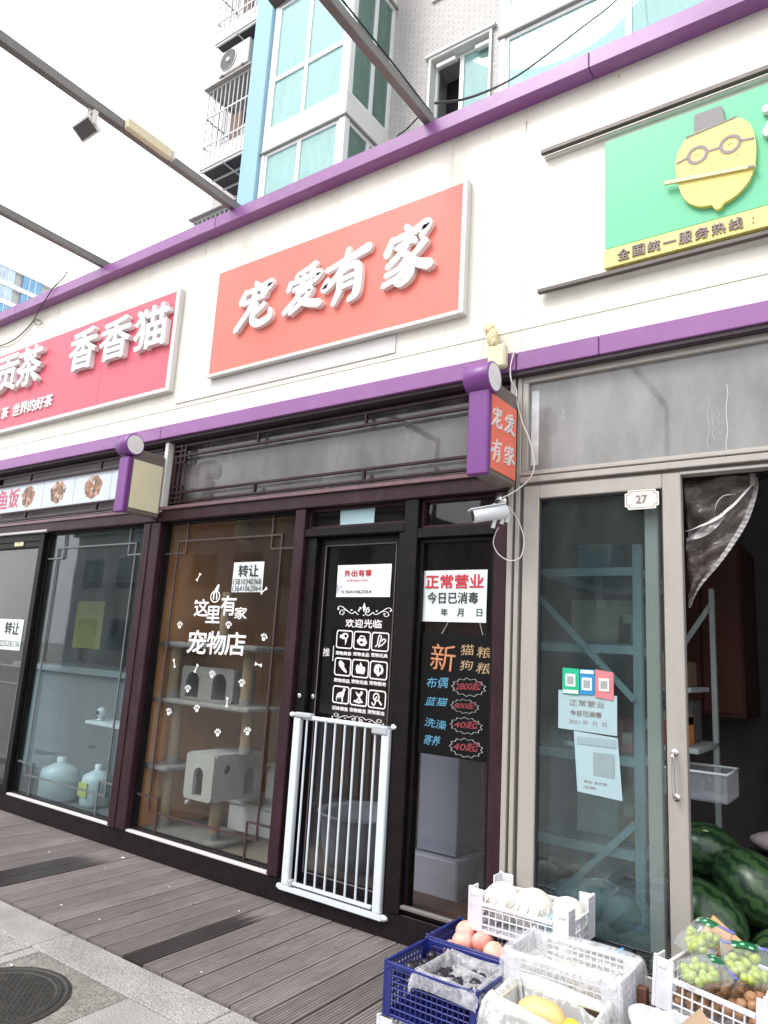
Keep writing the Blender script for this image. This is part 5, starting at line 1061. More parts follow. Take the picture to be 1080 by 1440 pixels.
def jug(x, y, r, h, label, lab=None):
    t = thing('water_jug', (x, y, .10), label, 'jug', 'white jugs behind the left window')
    MB().lathe([(0, 0), (r*.9, 0), (r, .03), (r, h*.7), (r*.92, h*.85), (r*.4, h*.97), (r*.25, h), (0, h)], (x, y, .101), 26).build('jug_body', mat('milky_plastic', (.62, .68, .70), .35, var=.04), t)
    MB().lathe([(r*.26, h-.005), (r*.26, h+.045), (0, h+.05)], (x, y, .101), 16).build('jug_cap', whitepl, t)
    if lab: box('jug_label', mat('label_yellow', (.62, .60, .15), .5), t, x-.07, x+.05, y-r-.004, y-r+.004, .19, .30, bev=0)
jug(-6.06, .30, .165, .31, 'large milky white jug at the foot of the left window'); jug(-5.66, .40, .125, .29, 'smaller white jug with a yellow label at the foot of the left window', True)

# ================================================================== INSIDE THE FRUIT SHOP
rackm = mat('pale_rack', (.46, .52, .52), .4, metal=.1, var=.08, dirt=(.25, .26, .25), dirtamt=.3)
rk = thing('storage_rack', (-1.38, 1.0, .10), 'pale slotted metal storage rack behind the sliding glass door', 'rack')
def rbar(nm, *a): 
    mb = MB(); mb.bar(*a); mb.build(nm, rackm, rk)
for x, y in ((-1.135, .50), (-1.135, 1.50), (-1.69, 1.50)):
    for _q in (0,): MB().box(x-.024, x+.024, y-.02, y+.02, .10, 2.18, .002).build('upright', rackm, rk)
for z in (2.03, 1.60, 1.02, .56):
    for y in (.487, 1.513): rbar('cross_beam', (-1.718, y, z), (-1.159, y, z), .02, .045)
    for x in (-1.135, -1.60): rbar('side_beam', (x if x > -1.5 else -1.69, .521, z), (x if x > -1.5 else -1.69, 1.479, z), .02, .045)
    if z < 2: box('shelf_board', mat('shelf_grey', (.12, .13, .13), .6, var=.15), rk, -1.715, -1.160, .50, 1.50, z+.023, z+.035, bev=0)
rbar('diagonal_brace', (-1.71, .462, 1.90), (-1.15, .462, 1.34), .008, .035); rbar('diagonal_brace', (-1.56, .462, .30), (-1.15, .462, .72), .008, .035); rbar('diagonal_brace', (-1.125, .56, 1.2), (-1.125, 1.46, 1.56), .008, .035)
def carton(x0, x1, y0, y1, z0, z1, m, label, name='carton', cat='box', tape=True):
    t = thing(name, ((x0+x1)/2, (y0+y1)/2, z0), label, cat); box('box_body', m, t, x0, x1, y0, y1, z0, z1, bev=.006)
    if tape: box('tape_strip', mat('tape', (.42, .34, .22), .3), t, (x0+x1)/2-.025, (x0+x1)/2+.025, y0-.0008, y1+.0008, z1-.05, z1+.0008, bev=0)
    return t
card = mat('cardboard', (.34, .24, .15), .8, var=.15, scale=6); carton(-1.55, -1.20, .60, .95, 1.636, 1.88, mat('dull_carton', (.25, .22, .17), .7, var=.25), 'film wrapped brown carton on the second shelf of the rack')
carton(-1.52, -1.25, .6, .9, 1.056, 1.22, mat('red_box_dull', (.30, .07, .06), .6), 'dull red box on the middle shelf of the rack behind glass')
carton(-1.10, -1.03, .78, 1.0, 1.10, 1.28, mat('bright_red_box', (.60, .03, .02), .4), 'bright red box on the rack beside the door edge')
carton(-1.02, -.97, .80, 1.0, 1.10, 1.26, mat('orange_box', (.70, .28, .04), .45), 'orange box just right of the bright red box'); carton(-1.11, -1.04, .85, 1.05, 1.42, 1.60, mat('orange_brown_box', (.48, .24, .06), .6), 'orange brown box high beside the rack upright')
box('side_shelf', rackm, rk, -1.112, -.90, .76, 1.35, 1.07, 1.098, bev=.003); box('side_shelf', rackm, rk, -1.112, -.94, .80, 1.30, 1.39, 1.418, bev=.003)
MB().box(-.93, -.90, 1.30, 1.34, .10, 2.02, .002).build('upright', rackm, rk); MB().bar((-1.12, 1.32, 1.62), (-.915, 1.32, 1.93), .02, .03).build('diagonal_brace', rackm, rk)
bt = thing('spray_bottle', (-1.5, .58, 1.056), 'white bottle with a dark label on the middle shelf behind glass', 'bottle')
MB().lathe([(0, 0), (.035, 0), (.037, .01), (.037, .13), (.015, .16), (.015, .18), (0, .182)], (-1.545, .555, 1.056), 18).build('bottle_body', whitepl, bt); MB().lathe([(.0375, .03), (.0375, .11)], (-1.545, .555, 1.056), 18).build('bottle_label', steeldk, bt)
tbk = thing('clear_basket', (-.86, .9, .86), 'clear plastic basket hanging at the rack beside the door edge', 'basket')
mb = MB()
for a in ((-1.05, -.74, .62, .63), (-1.05, -.74, .95, .96)): mb.box(a[0], a[1], a[2], a[3], .87, 1.0)
mb.box(-.75, -.74, .631, .949, .87, 1.0); mb.box(-1.05, -1.04, .631, .949, .87, 1.0); mb.box(-1.05, -.74, .62, .96, .86, .869); mb.build('basket_shell', film('basket_film', .16, (.7, .7, .75), .2, .05), tbk)
mb = MB(); mb.tube([(-1.05, .62, 1.0), (-.74, .62, 1.0), (-.74, .96, 1.0), (-1.05, .96, 1.0)], .007, 8); mb.build('basket_rim', whitepl, tbk)
dkc = thing('wooden_wardrobe', (-.85, 2.4, .1), 'dark red brown wooden cupboard deep inside the fruit shop', 'cupboard')
box('cupboard_body', mat('dark_red_wood', (.11, .045, .035), .4, var=.25), dkc, -1.45, -.88, 2.2, 2.85, 1.2, 2.45, bev=.01)
for i in range(2): box('cupboard_door', mat('dark_red_wood2', (.14, .055, .04), .35, var=.25), dkc, -1.43+.275*i, -1.17+.275*i, 2.18, 2.199, 1.23, 2.42, bev=.006)
stock = [('sack', -1.52, -1.28, .62, .95, .60, .84, (.42, .40, .36), 'pale sack on the bottom shelf of the rack'), ('carton', -1.26, -1.17, .56, .9, .60, .78, (.30, .20, .12), 'narrow brown carton at the right of the bottom shelf'),
 ('carton', -1.50, -1.30, .55, .8, 2.06, 2.20, (.22, .26, .28), 'grey blue box on top of the rack behind glass'), ('carton', -1.28, -1.17, .60, .9, 1.636, 1.80, (.12, .22, .26), 'small teal box beside the film wrapped carton'),
 ('carton', -1.24, -1.17, .52, .7, 1.056, 1.16, (.36, .10, .08), 'red brown packet at the rack upright'), ('carton', -1.10, -.98, 1.0, 1.25, 1.10, 1.34, (.10, .09, .09), 'black carton behind the orange box'),
 ('carton', -1.08, -.97, .86, 1.1, 1.419, 1.56, (.20, .13, .08), 'brown parcel on the small upper shelf'), ('carton', -.60, -.30, 2.2, 2.6, 1.1, 1.5, (.16, .12, .10), 'brown carton stacked deep inside the doorway, upper one'), ('carton', -.62, -.28, 2.2, 2.6, .65, 1.09, (.20, .15, .11), 'brown carton deep inside the doorway, middle one'), ('carton', -.64, -.26, 2.2, 2.6, .101, .64, (.14, .11, .09), 'brown carton deep inside the doorway, lowest one'),
 ('carton', -1.50, -1.14, .40, .48, .101, .28, (.34, .34, .32), 'pale box on the floor behind the sliding door')]
for nm_, a_, b2_, c_, d2_, e2_, f2_, col_, lb_ in stock: carton(a_, b2_, c_, d2_, e2_, f2_, mat('stock_%d' % int(abs(a_*1000)+e2_*100), col_, .6, var=.25, scale=8), lb_, nm_, 'sack' if nm_ == 'sack' else 'box')
cab = thing('cabbage_bag', (-1.3, .2, .1), 'film bag of pale vegetables on the floor just behind the sliding door', 'bag')
mb = MB()
for q_ in ((-1.42, .22, .22, .10), (-1.24, .20, .20, .09), (-1.08, .22, .21, .09), (-1.34, .24, .36, .085), (-1.15, .25, .34, .08)): mb.ball(q_[:3], (q_[3]*1.1, q_[3]*.8, q_[3]), 18, 12, .12)
mb.build('vegetables', mat('dull_vegetable', (.15, .14, .11), .7, var=.4, scale=14), cab); mb = MB(); mb.ball((-1.26, .23, .28), (.31, .14, .20), 26, 16, .10); mb.build('bag_film', film('veg_film', .14), cab)
# watermelons
wmm = bpy.data.materials.new('watermelon_rind'); wmm.use_nodes = True
n = wmm.node_tree.nodes; l = wmm.node_tree.links; tc = n.new('ShaderNodeTexCoord'); sx = n.new('ShaderNodeSeparateXYZ'); l.new(tc.outputs['Object'], sx.inputs[0])
an = n.new('ShaderNodeMath'); an.operation = 'ARCTAN2'; l.new(sx.outputs[1], an.inputs[0]); l.new(sx.outputs[2], an.inputs[1])
nz = n.new('ShaderNodeTexNoise'); nz.inputs['Scale'].default_value = 22; nz.inputs['Detail'].default_value = 6; l.new(tc.outputs['Object'], nz.inputs['Vector'])
ad = n.new('ShaderNodeMath'); ad.operation = 'MULTIPLY_ADD'; ad.inputs[1].default_value = .9; l.new(nz.outputs[0], ad.inputs[0]); l.new(an.outputs[0], ad.inputs[2])
m11 = n.new('ShaderNodeMath'); m11.operation = 'MULTIPLY'; m11.inputs[1].default_value = 13; l.new(ad.outputs[0], m11.inputs[0]); sn = n.new('ShaderNodeMath'); sn.operation = 'SINE'; l.new(m11.outputs[0], sn.inputs[0])
cr = n.new('ShaderNodeValToRGB'); e = cr.color_ramp.elements; e[0].position = .35; e[0].color = (.040, .085, .030, 1); e[1].position = .75; e[1].color = (.010, .032, .014, 1); mr = n.new('ShaderNodeMapRange'); mr.inputs[1].default_value = -1; l.new(sn.outputs[0], mr.inputs[0]); l.new(mr.outputs[0], cr.inputs[0])
l.new(cr.outputs[0], n['Principled BSDF'].inputs['Base Color']); n['Principled BSDF'].inputs['Roughness'].default_value = .28
def melon(c, r, rot, label):
    t = thing('watermelon', (c[0], c[1], c[2]-r[2]), label, 'watermelon', 'watermelons piled inside the open door')
    prof = [(r[1]*math.sin(math.pi*i/18)**.92, -r[0]*math.cos(math.pi*i/18)) for i in range(19)]
    mb = MB(); mb.lathe(prof, (0, 0, 0), 32, 'x'); o = mb.build('rind', wmm, t, local=True); o.location = (0, 0, r[2]); o.rotation_euler = rot
    mb = MB(); mb.tube([(r[0]-.002, 0, 0), (r[0]+.012, .003, .008), (r[0]+.024, .012, .012)], [.006, .004, .003], 6); s_ = mb.build('stem', mat('dry_stem', (.24, .22, .10), .8), t, local=True); s_.location = (0, 0, r[2]); s_.rotation_euler = rot
melon((-.87, .72, .595), (.175, .145, .145), (0, R(10), R(20)), 'watermelon at the top left of the pile with a dry leaf scrap')
melon((-.62, .50, .525), (.195, .15, .15), (R(20), R(30), R(-25)), 'watermelon on the right of the pile by the frame edge')
melon((-.80, .28, .41), (.20, .15, .15), (0, R(20), R(-12)), 'watermelon lowest in the front of the pile by the door stile')
melon((-.93, .80, .26), (.19, .16, .16), (0, 0, R(50)), 'watermelon underneath at the back left of the pile'); melon((-.55, .82, .27), (.19, .165, .165), (0, 0, R(-40)), 'watermelon underneath at the back right of the pile'); melon((-.45, .38, .26), (.19, .16, .16), (0, 0, R(15)), 'watermelon underneath at the front right of the pile')
carton(-1.0, -.62, .12, .46, .10, .225, card, 'flat cardboard box under the front watermelon', tape=False)
lf = MB(); lf.add([(-.86, .60, .722), (-.84, .585, .722), (-.825, .592, .722), (-.835, .60, .724), (-.82, .61, .722), (-.85, .612, .724)], [(0, 1, 3, 5), (1, 2, 3), (3, 4, 5)]); setp(lf.build('dry_leaf', mat('leaf_scrap', (.62, .60, .40), .7)), 'pale dry leaf scrap on the top left watermelon', 'leaf')
bg_ = thing('paper_bag', (-.45, 1.1, .5), 'crumpled pale pink bag with dark red print behind the watermelons', 'bag')
mb = MB(); mb.ball((-.50, 1.15, .62), (.20, .14, .07), 18, 10, .22); mb.build('bag_sheet', mat('pale_pink', (.42, .33, .33), .7, var=.15), bg_); box('bag_print', mat('dark_red_print', (.20, .03, .04), .6), bg_, -.45, -.35, 1.0, 1.02, .58, .66, bev=0)
stl = thing('wooden_stool', (-.5, 1.15, .1), 'dark stool carrying the pale pink bag', 'stool'); box('seat', darkw, stl, -.75, -.3, .95, 1.35, .52, .548); 
for sx_ in (-.72, -.33):
    for sy_ in (.98, 1.32): box('leg', darkw, stl, sx_-.02, sx_+.02, sy_-.02, sy_+.02, .101, .519)
# plastic door curtain swept to the left
cu = thing('door_curtain', (-.64, .09, 1.9), 'clear plastic strip curtain swept up to the left of the open door', 'curtain')
edge = catmull([(-.475, 2.42, 0), (-.48, 2.34, 0), (-.52, 2.22, 0), (-.575, 2.12, 0), (-.65, 2.01, 0), (-.735, 1.90, 0), (-.782, 1.80, 0)], 5)
v = []; nu = 14
for i, p in enumerate(edge):
    for j in range(nu+1):
        u = j/nu; zt = p[1]; x = -.785+(p[0]+.785)*u
        z = zt + (1-u)*(.02*math.sin(i*.7))
        v.append((x, .10+.018*math.sin(i*1.1+u*7)+.02*math.sin(u*9-i*.45)*(1-u*.5), z))
f = [(i*(nu+1)+j, i*(nu+1)+j+1, (i+1)*(nu+1)+j+1, (i+1)*(nu+1)+j) for i in range(len(edge)-1) for j in range(nu)]
mb = MB(); mb.add(v, f, True); mb.build('film_sheet', curtainfilm, cu)
def strip(pts, w_, y, m, nm):
    c = catmull([(a, b, 0) for a, b in pts], 6); v = []
    for i, p in enumerate(c):
        t = c[min(i+1, len(c)-1)]-c[max(i-1, 0)]; ln = math.hypot(t[0], t[1]); nx_, nz_ = -t[1]/ln*w_/2, t[0]/ln*w_/2; k_ = math.sin(math.pi*min(1, i/(len(c)-1)+.1))*.6+.4
        v += [(p[0]+nx_*k_, y+.003*math.sin(i), p[1]+nz_*k_), (p[0]-nx_*k_, y+.012+.003*math.sin(i), p[1]-nz_*k_)]
    n_ = len(v); v += [(a[0], a[1]+.002, a[2]) for a in v]
    f = []
    for i in range(0, n_-2, 2): f += [(i, i+1, i+3, i+2), (i+n_, i+2+n_, i+3+n_, i+1+n_)]
    mb = MB(); mb.add(v, f, True); mb.build(nm, m, cu)
edge_m = film('curtain_edge', .42, (.62, .60, .60)); strip([(p[0], p[1]) for p in edge[1:]], .026, .085, edge_m, 'edge_band')
strip([(-.49, 2.37), (-.55, 2.30), (-.61, 2.245), (-.65, 2.215), (-.72, 2.185), (-.785, 2.162)], .016, .065, film('curtain_fold', .85, (.85, .83, .83)), 'bright_fold'); strip([(-.56, 2.33), (-.615, 2.325), (-.645, 2.29), (-.655, 2.24)], .008, .07, MATS['curtain_fold'], 'bright_fold'); strip([(-.62, 2.235), (-.70, 2.165), (-.785, 2.12)], .05, .075, film('curtain_soft', .3, (.6, .58, .58)), 'soft_fold')
box('hook', alu_dk, cu, -.50, -.475, .07, .10, 2.36, 2.423)
flush()

# ================================================================== CRATES AND FRUIT OUTSIDE
def crate(name, c, w_, d_, h, m, label, group=None, rz=0, dip=.045, tilt=(0, 0), cell=.03, cat='crate', corner=.07):
    t = thing(name, c, label, cat, group, rz); t.rotation_euler = (R(tilt[0]), R(tilt[1]), rz); T = .008
    def wall(n_len, fn, nm):
        mb = MB(); L_ = n_len
        def b(a0, a1, z0, z1, t0=0, t1=T): 
            mb.box(*fn(a0, a1, t0, t1), z0, z1, .0015)
        top = h-dip
        b(-L_/2, -L_/2+corner, 0, h); b(L_/2-corner, L_/2, 0, h)
        b(-L_/2+corner, L_/2-corner, 0, .012); b(-L_/2+corner, L_/2-corner, .030, .036); b(-L_/2+corner, L_/2-corner, top-.016, top, -.004, T+.002)
        z = .036+cell
        while z < top-.024: b(-L_/2+corner, L_/2-corner, z, z+.005); z += cell
        nb = max(3, int((L_-2*corner)/cell)); s_ = (L_-2*corner)/nb
        for i in range(1, nb): a = -L_/2+corner+i*s_; b(a-.003, a+.003, .0005, top-.01, .0006, T-.0006)
        for a in (-L_/2+corner*.2, L_/2-corner*.65): b(a, a+corner*.45, h-.03, h-.018, -.003, 0)
        mb.build(nm, m, t, local=True)
    wall(w_, lambda a0, a1, t0, t1: (a0, a1, -d_/2+t0, -d_/2+t1), 'side_wall'); wall(w_, lambda a0, a1, t0, t1: (a0, a1, d_/2-t1, d_/2-t0), 'side_wall')
    wall(d_-2*T-.004, lambda a0, a1, t0, t1: (-w_/2+t0, -w_/2+t1, a0, a1), 'end_wall'); wall(d_-2*T-.004, lambda a0, a1, t0, t1: (w_/2-t1, w_/2-t0, a0, a1), 'end_wall')
    mb = MB(); mb.box(-w_/2+T, w_/2-T, -d_/2+T, d_/2-T, .004, .010)
    for i in range(int(w_/.05)): mb.box(-w_/2+.02+i*.05, -w_/2+.04+i*.05, -d_/2+T, d_/2-T, .0101, .014)
    mb.build('crate_floor', m, t, local=True)
    for sx in (-1, 1):
        for sy in (-1, 1): MB().box(sx*w_/2-(.012 if sx > 0 else .002), sx*w_/2+(.002 if sx > 0 else .012), sy*d_/2-(.012 if sy > 0 else .002), sy*d_/2+(.002 if sy > 0 else .012), 0, h+.006, .002).build('corner_post', m, t, local=True)
    return t
blue = mat('blue_plastic', (.014, .022, .16), .35, var=.12, scale=12, dirt=(.05, .06, .2), dirtamt=.4); wpl = mat('crate_white', (.68, .68, .72), .4, var=.04, dirt=(.36, .33, .30), dirtamt=.5)
crate('plastic_crate', (-1.545, -.725, .108), .42, .32, .195, blue, 'blue plastic crate in front holding dark plums and a plastic bag', 'blue crates', dip=.0, cell=.022, corner=.035)
crate('plastic_crate', (-1.545, -.395, .108), .45, .30, .195, blue, 'blue plastic crate with pink peaches behind the front one', 'blue crates', dip=.0, cell=.022, corner=.035)
crate('plastic_crate', (-1.545, -.72, 0), .46, .34, .10, wpl, 'low white crate underneath the front blue crate', 'white support crates', dip=.01)
crate('plastic_crate', (-1.545, -.38, 0), .46, .32, .10, wpl, 'low white crate underneath the blue peach crate', 'white support crates', dip=.01)
w1 = crate('plastic_crate', (-1.425, -.205, .312), .47, .325, .175, wpl, 'white plastic crate of pale netted melons nearest the shop wall', dip=.05)
crate('plastic_crate', (-1.105, -.545, .16), .45, .27, .24, wpl, 'white crate wrapped in clear plastic film, right of the peaches', dip=.0, cell=.024)
crate('plastic_crate', (-1.105, -.545, .0), .46, .30, .15, wpl, 'white crate underneath the film wrapped crate', 'white support crates', dip=.01)
g_ = crate('plastic_crate', (-.555, -.43, .322), .41, .43, .165, wpl, 'white crate of bagged green grapes and walnuts at the right', rz=R(-9), dip=.05, tilt=(0, 4))
slot = mat('cream_slats', (.60, .55, .42), .45); brown = mat('brown_basket', (.05, .025, .02), .5)
c4 = thing('slatted_basket', (-1.04, -.93, .0), 'brown basket with cream upright slats lined with a white bag', 'basket')
mb = MB(); mb.box(-1.215, -.865, -1.045, -1.037, .0, .345, .002); mb.box(-1.215, -.865, -.823, -.815, .0, .345, .002); mb.box(-1.215, -1.207, -1.0365, -.8235, .0, .345, .002); mb.box(-.873, -.865, -1.0365, -.8235, .0, .345, .002); mb.box(-1.206, -.874, -1.036, -.824, .20, .21); mb.build('basket_shell', brown, c4)
for i in range(17): x = -1.208+i*.0208; box('slat', slot, c4, x, x+.009, -1.053, -1.0455, .03, .33, bev=.002)
for i in range(10): y = -1.035+i*.022; box('slat', slot, c4, -.8645, -.857, y, y+.009, .03, .33, bev=.002)
mb = MB(); mb.box(-1.222, -.858, -1.056, -1.035, .346, .354, .002); mb.box(-1.222, -.858, -.825, -.808, .346, .354, .002); mb.box(-1.222, -1.203, -1.0345, -.8255, .346, .354, .002); mb.box(-.877, -.858, -1.0345, -.8255, .346, .354, .002); mb.build('basket_rim', slot, c4)
def liner(x0, x1, y0, y1, z, m, parent, hang=.07, deep=.10, seed=0, nm='plastic_liner', amp=.010):
    rnd = random.Random(seed); nu, prof = 120, [(-.018, -hang), (-.014, -hang*.6), (-.010, -.02), (-.004, .002), (.006, .010), (.018, -.002), (.028, -.03), (.036, -.06), (.05, -deep*.9), (.11, -deep), (.5, -deep)]
    per = rrect(-1, 1, -1, 1, .12, 4); P = []
    L_ = len(per); cxx, cyy, hx, hy = (x0+x1)/2, (y0+y1)/2, (x1-x0)/2, (y1-y0)/2
    ph = [rnd.uniform(0, 6.28) for _ in range(8)]; ring = []
    for k in range(nu):
        s_ = k/nu*L_; i = int(s_) % L_; fr = s_-int(s_); a, b = per[i], per[(i+1) % L_]; ring.append((a[0]+(b[0]-a[0])*fr, a[1]+(b[1]-a[1])*fr))
    v = []
    for j, (ins, dz_) in enumerate(prof):
        for k, (a, b) in enumerate(ring):
            q = k/nu*2*math.pi
            wv = amp*(math.sin(7*q+ph[0]+j*.3)+.6*math.sin(13*q+ph[1]-j*.4)+.25*math.sin(23*q+ph[2]+j*.6))
            s1 = 1-(ins+wv*.5)/hx if ins < .4 else .02; s2 = 1-(ins+wv*.5)/hy if ins < .4 else .02
            zz = z+dz_+(wv*.8 if dz_ > -.02 else wv*1.2)+(.018*math.sin(3*q+ph[3]) if j == 0 else 0)
            v.append((cxx+a*hx*s1, cyy+b*hy*s2, zz))
    f = [(j*nu+k, j*nu+(k+1) % nu, (j+1)*nu+(k+1) % nu, (j+1)*nu+k) for j in range(len(prof)-1) for k in range(nu)]
    mb = MB(); mb.add(v, f, True); return mb.build(nm, m, parent)
lt = thing('bag_liner', (-1.04, -.93, .37), 'white plastic bag lining the slatted basket with yellow fruit', 'bag'); liner(-1.225, -.855, -1.06, -.80, .372, plastic_film2, lt, .07, .155, 3, 'plastic_liner', .012)
fw = thing('film_cover', (-1.105, -.545, .40), 'clear crumpled plastic film wrapped over the white crate', 'film'); liner(-1.335, -.875, -.685, -.405, .403, plastic_film, fw, .20, .065, 5, 'film_sheet', .007)
pb = thing('clear_bag', (-1.5, -.74, .29), 'clear plastic bag hanging over the rim of the front blue crate', 'bag'); liner(-1.62, -1.34, -.885, -.61, .297, plastic_film, pb, .045, .04, 8, 'bag_film', .008)
# melons in foam nets
netm = mat('pale_melon', (.74, .70, .60), .55, var=.12, scale=18, bump=.5, bscale=60); foamn = mat('foam_net', (.82, .83, .84), .6)
def netmelon(c, r, label):
    t = thing('melon', (c[0], c[1], c[2]-r), label, 'melon', 'pale melons in foam nets'); MB().ball(c, (r, r, r*.94), 22, 14, .015).build('rind', netm, t)
    mb = MB()
    for s_ in (1, -1):
        for k in range(12):
            pts = [(c[0]+(r+.003)*math.cos(2*math.pi*k/12+s_*a*.5)*math.cos(a), c[1]+(r+.003)*math.sin(2*math.pi*k/12+s_*a*.5)*math.cos(a), c[2]+(r+.003)*.95*math.sin(a)) for a in [-1.2+.26*i for i in range(7)]]
            mb.tube(pts, .0032, 4, False)
    mb.build('foam_net', foamn, t)
netmelon((-1.555, -.235, .418), .088, 'pale melon in a foam net at the left end of the white crate'); netmelon((-1.395, -.25, .425), .092, 'largest pale melon, in the middle of the white crate'); netmelon((-1.268, -.17, .410), .082, 'pale melon at the right end of the white crate')
aq = thing('aqua_tissue', (-1.31, -.22, .42), 'crumpled pale aqua tissue between the netted melons', 'tissue'); mb = MB(); mb.ball((-1.325, -.27, .40), (.045, .04, .035), 14, 10, .3); mb.build('tissue_ball', mat('aqua_tissue', (.45, .68, .72), .7), aq)
# peaches
pm = bpy.data.materials.new('peach_skin'); pm.use_nodes = True; n = pm.node_tree.nodes; l = pm.node_tree.links; tc = n.new('ShaderNodeTexCoord'); t = n.new('ShaderNodeTexNoise'); t.inputs['Scale'].default_value = 11; t.inputs['Detail'].default_value = 4; l.new(tc.outputs['Object'], t.inputs['Vector'])
oi = n.new('ShaderNodeObjectInfo'); ad = n.new('ShaderNodeMath'); ad.operation = 'MULTIPLY_ADD'; ad.inputs[1].default_value = .3; l.new(oi.outputs['Random'], ad.inputs[0]); l.new(t.outputs[0], ad.inputs[2])
cr = n.new('ShaderNodeValToRGB'); e = cr.color_ramp.elements; e[0].position = .48; e[0].color = (.82, .56, .42, 1); e[1].position = .98; e[1].color = (.55, .08, .08, 1); x = e.new(.72); x.color = (.78, .32, .27, 1); l.new(ad.outputs[0], cr.inputs[0]); l.new(cr.outputs[0], n['Principled BSDF'].inputs['Base Color']); n['Principled BSDF'].inputs['Roughness'].default_value = .65
def fruit_mesh(r, crease=.12, nn=20, mm=14):
    v = []; f = []
    for i in range(mm+1):
        th = math.pi*i/mm
        for k in range(nn):
            ph = 2*math.pi*k/nn; rr = r*(1-crease*math.exp(-((ph-math.pi)/.28)**2)*math.sin(th))*(1-.10*math.exp(-(th/.35)**2))
            v.append((rr*math.sin(th)*math.cos(ph), rr*math.sin(th)*math.sin(ph), rr*.94*math.cos(th)))
    for i in range(mm):
        for k in range(nn): a = i*nn+k; b = i*nn+(k+1) % nn; f.append((a, a+nn, b+nn, b))
    return v, f
def group_fruit(name, spots, r, m, cat, group, label_fn, crease=.12, rv=.08):
    v, f = fruit_mesh(r, crease); base = None
    for i, p in enumerate(spots):
        if base is None: mb = MB(); mb.add(v, f, True); o = mb.build(name, m); base = o
        else: o = base.copy(); COL.objects.link(o)
        s = 1+random.uniform(-rv, rv); o.scale = (s, s, s*random.uniform(.94, 1.04)); o.location = p; o.rotation_euler = (random.uniform(-.5, .5), random.uniform(-.5, .5), random.uniform(0, 6.28)); setp(o, label_fn(i), cat, group)
pl = [(-1.675, -.36, .295), (-1.585, -.345, .285), (-1.645, -.44, .280), (-1.565, -.42, .290), (-1.485, -.455, .280), (-1.41, -.47, .262), (-1.70, -.43, .225), (-1.50, -.37, .225), (-1.62, -.38, .21), (-1.60, -.48, .21), (-1.50, -.48, .20)]
plb = ['pale pink peach at the back left of the blue crate', 'rosy peach at the back, second from the left', 'pink peach leaning on the front rim', 'orange pink peach in the middle of the front row', 'red cheeked peach near the crate wall', 'rightmost red peach beside the white crate', 'peach half hidden at the left crate wall', 'peach low at the back right', 'peach underneath the back pair', 'peach underneath at the left front', 'peach underneath at the front']
group_fruit('peach', pl, .046, pm, 'peach', 'peaches in the blue crate', lambda i: plb[i])
plum = mat('dark_plum', (.020, .014, .022), .3, var=.4, scale=14); sp = []
for i in range(8):
    for j in range(7): sp.append((-1.71+.045*i+random.uniform(-.008, .008), -.84+.040*j+random.uniform(-.008, .008), .238+random.uniform(-.012, .02)))
group_fruit('plum', sp, .024, plum, 'plum', 'dark plums in the front blue crate', lambda i: 'small dark plum in the front blue crate', .05)
# yellow fruit in basket
yf = mat('mango_skin', (.74, .48, .20), .45, var=.1, scale=8); yl = mat('banana_yellow', (.80, .68, .04), .4, var=.06)
def longfruit(name, pts, rs, m, label, cat, group): mb = MB(); mb.tube(catmull(pts, 5), [np.interp(i/((len(pts)-1)*5), [0, .12, .3, .7, .9, 1], rs) for i in range((len(pts)-1)*5+1)], 14); setp(mb.build(name, m), label, cat, group)
longfruit('mango', [(-1.155, -.945, .300), (-1.10, -.93, .325), (-1.04, -.925, .325), (-.985, -.94, .303)], [.012, .038, .048, .046, .030, .010], yf, 'large orange yellow mango in the lined basket', 'mango', 'yellow fruit in the lined basket')
longfruit('mango', [(-1.14, -.88, .262), (-1.08, -.865, .272), (-1.02, -.865, .266)], [.01, .03, .038, .038, .025, .008], yf, 'mango behind the large one in the lined basket', 'mango', 'yellow fruit in the lined basket')
longfruit('corn_cob', [(-.985, -.94, .330), (-.95, -.950, .322), (-.915, -.955, .306)], [.008, .022, .028, .026, .018, .006], yl, 'bright yellow cob right of the large mango', 'corn', 'yellow fruit in the lined basket')
longfruit('corn_cob', [(-.95, -.925, .300), (-.925, -.93, .297), (-.902, -.935, .292)], [.006, .014, .018, .016, .012, .005], yl, 'small yellow tip at the right end of the basket', 'corn', 'yellow fruit in the lined basket')
longfruit('corn_cob', [(-1.18, -.955, .300), (-1.155, -.955, .315), (-1.13, -.96, .310)], [.006, .016, .02, .018, .012, .005], yl, 'yellow tip at the left end of the basket', 'corn', 'yellow fruit in the lined basket')
# contents of film wrapped crate: brown onions seen dimly
sp = [(-1.28+.058*i+random.uniform(-.01, .01), -.63+.056*j+random.uniform(-.01, .01), .305+random.uniform(-.01, .015)) for i in range(7) for j in range(4)]
group_fruit('onion', sp, .029, mat('straw_onion', (.55, .47, .30), .5, var=.2, scale=20), 'onion', 'straw coloured onions in the film wrapped crate', lambda i: 'straw coloured onion under the clear film', .0)
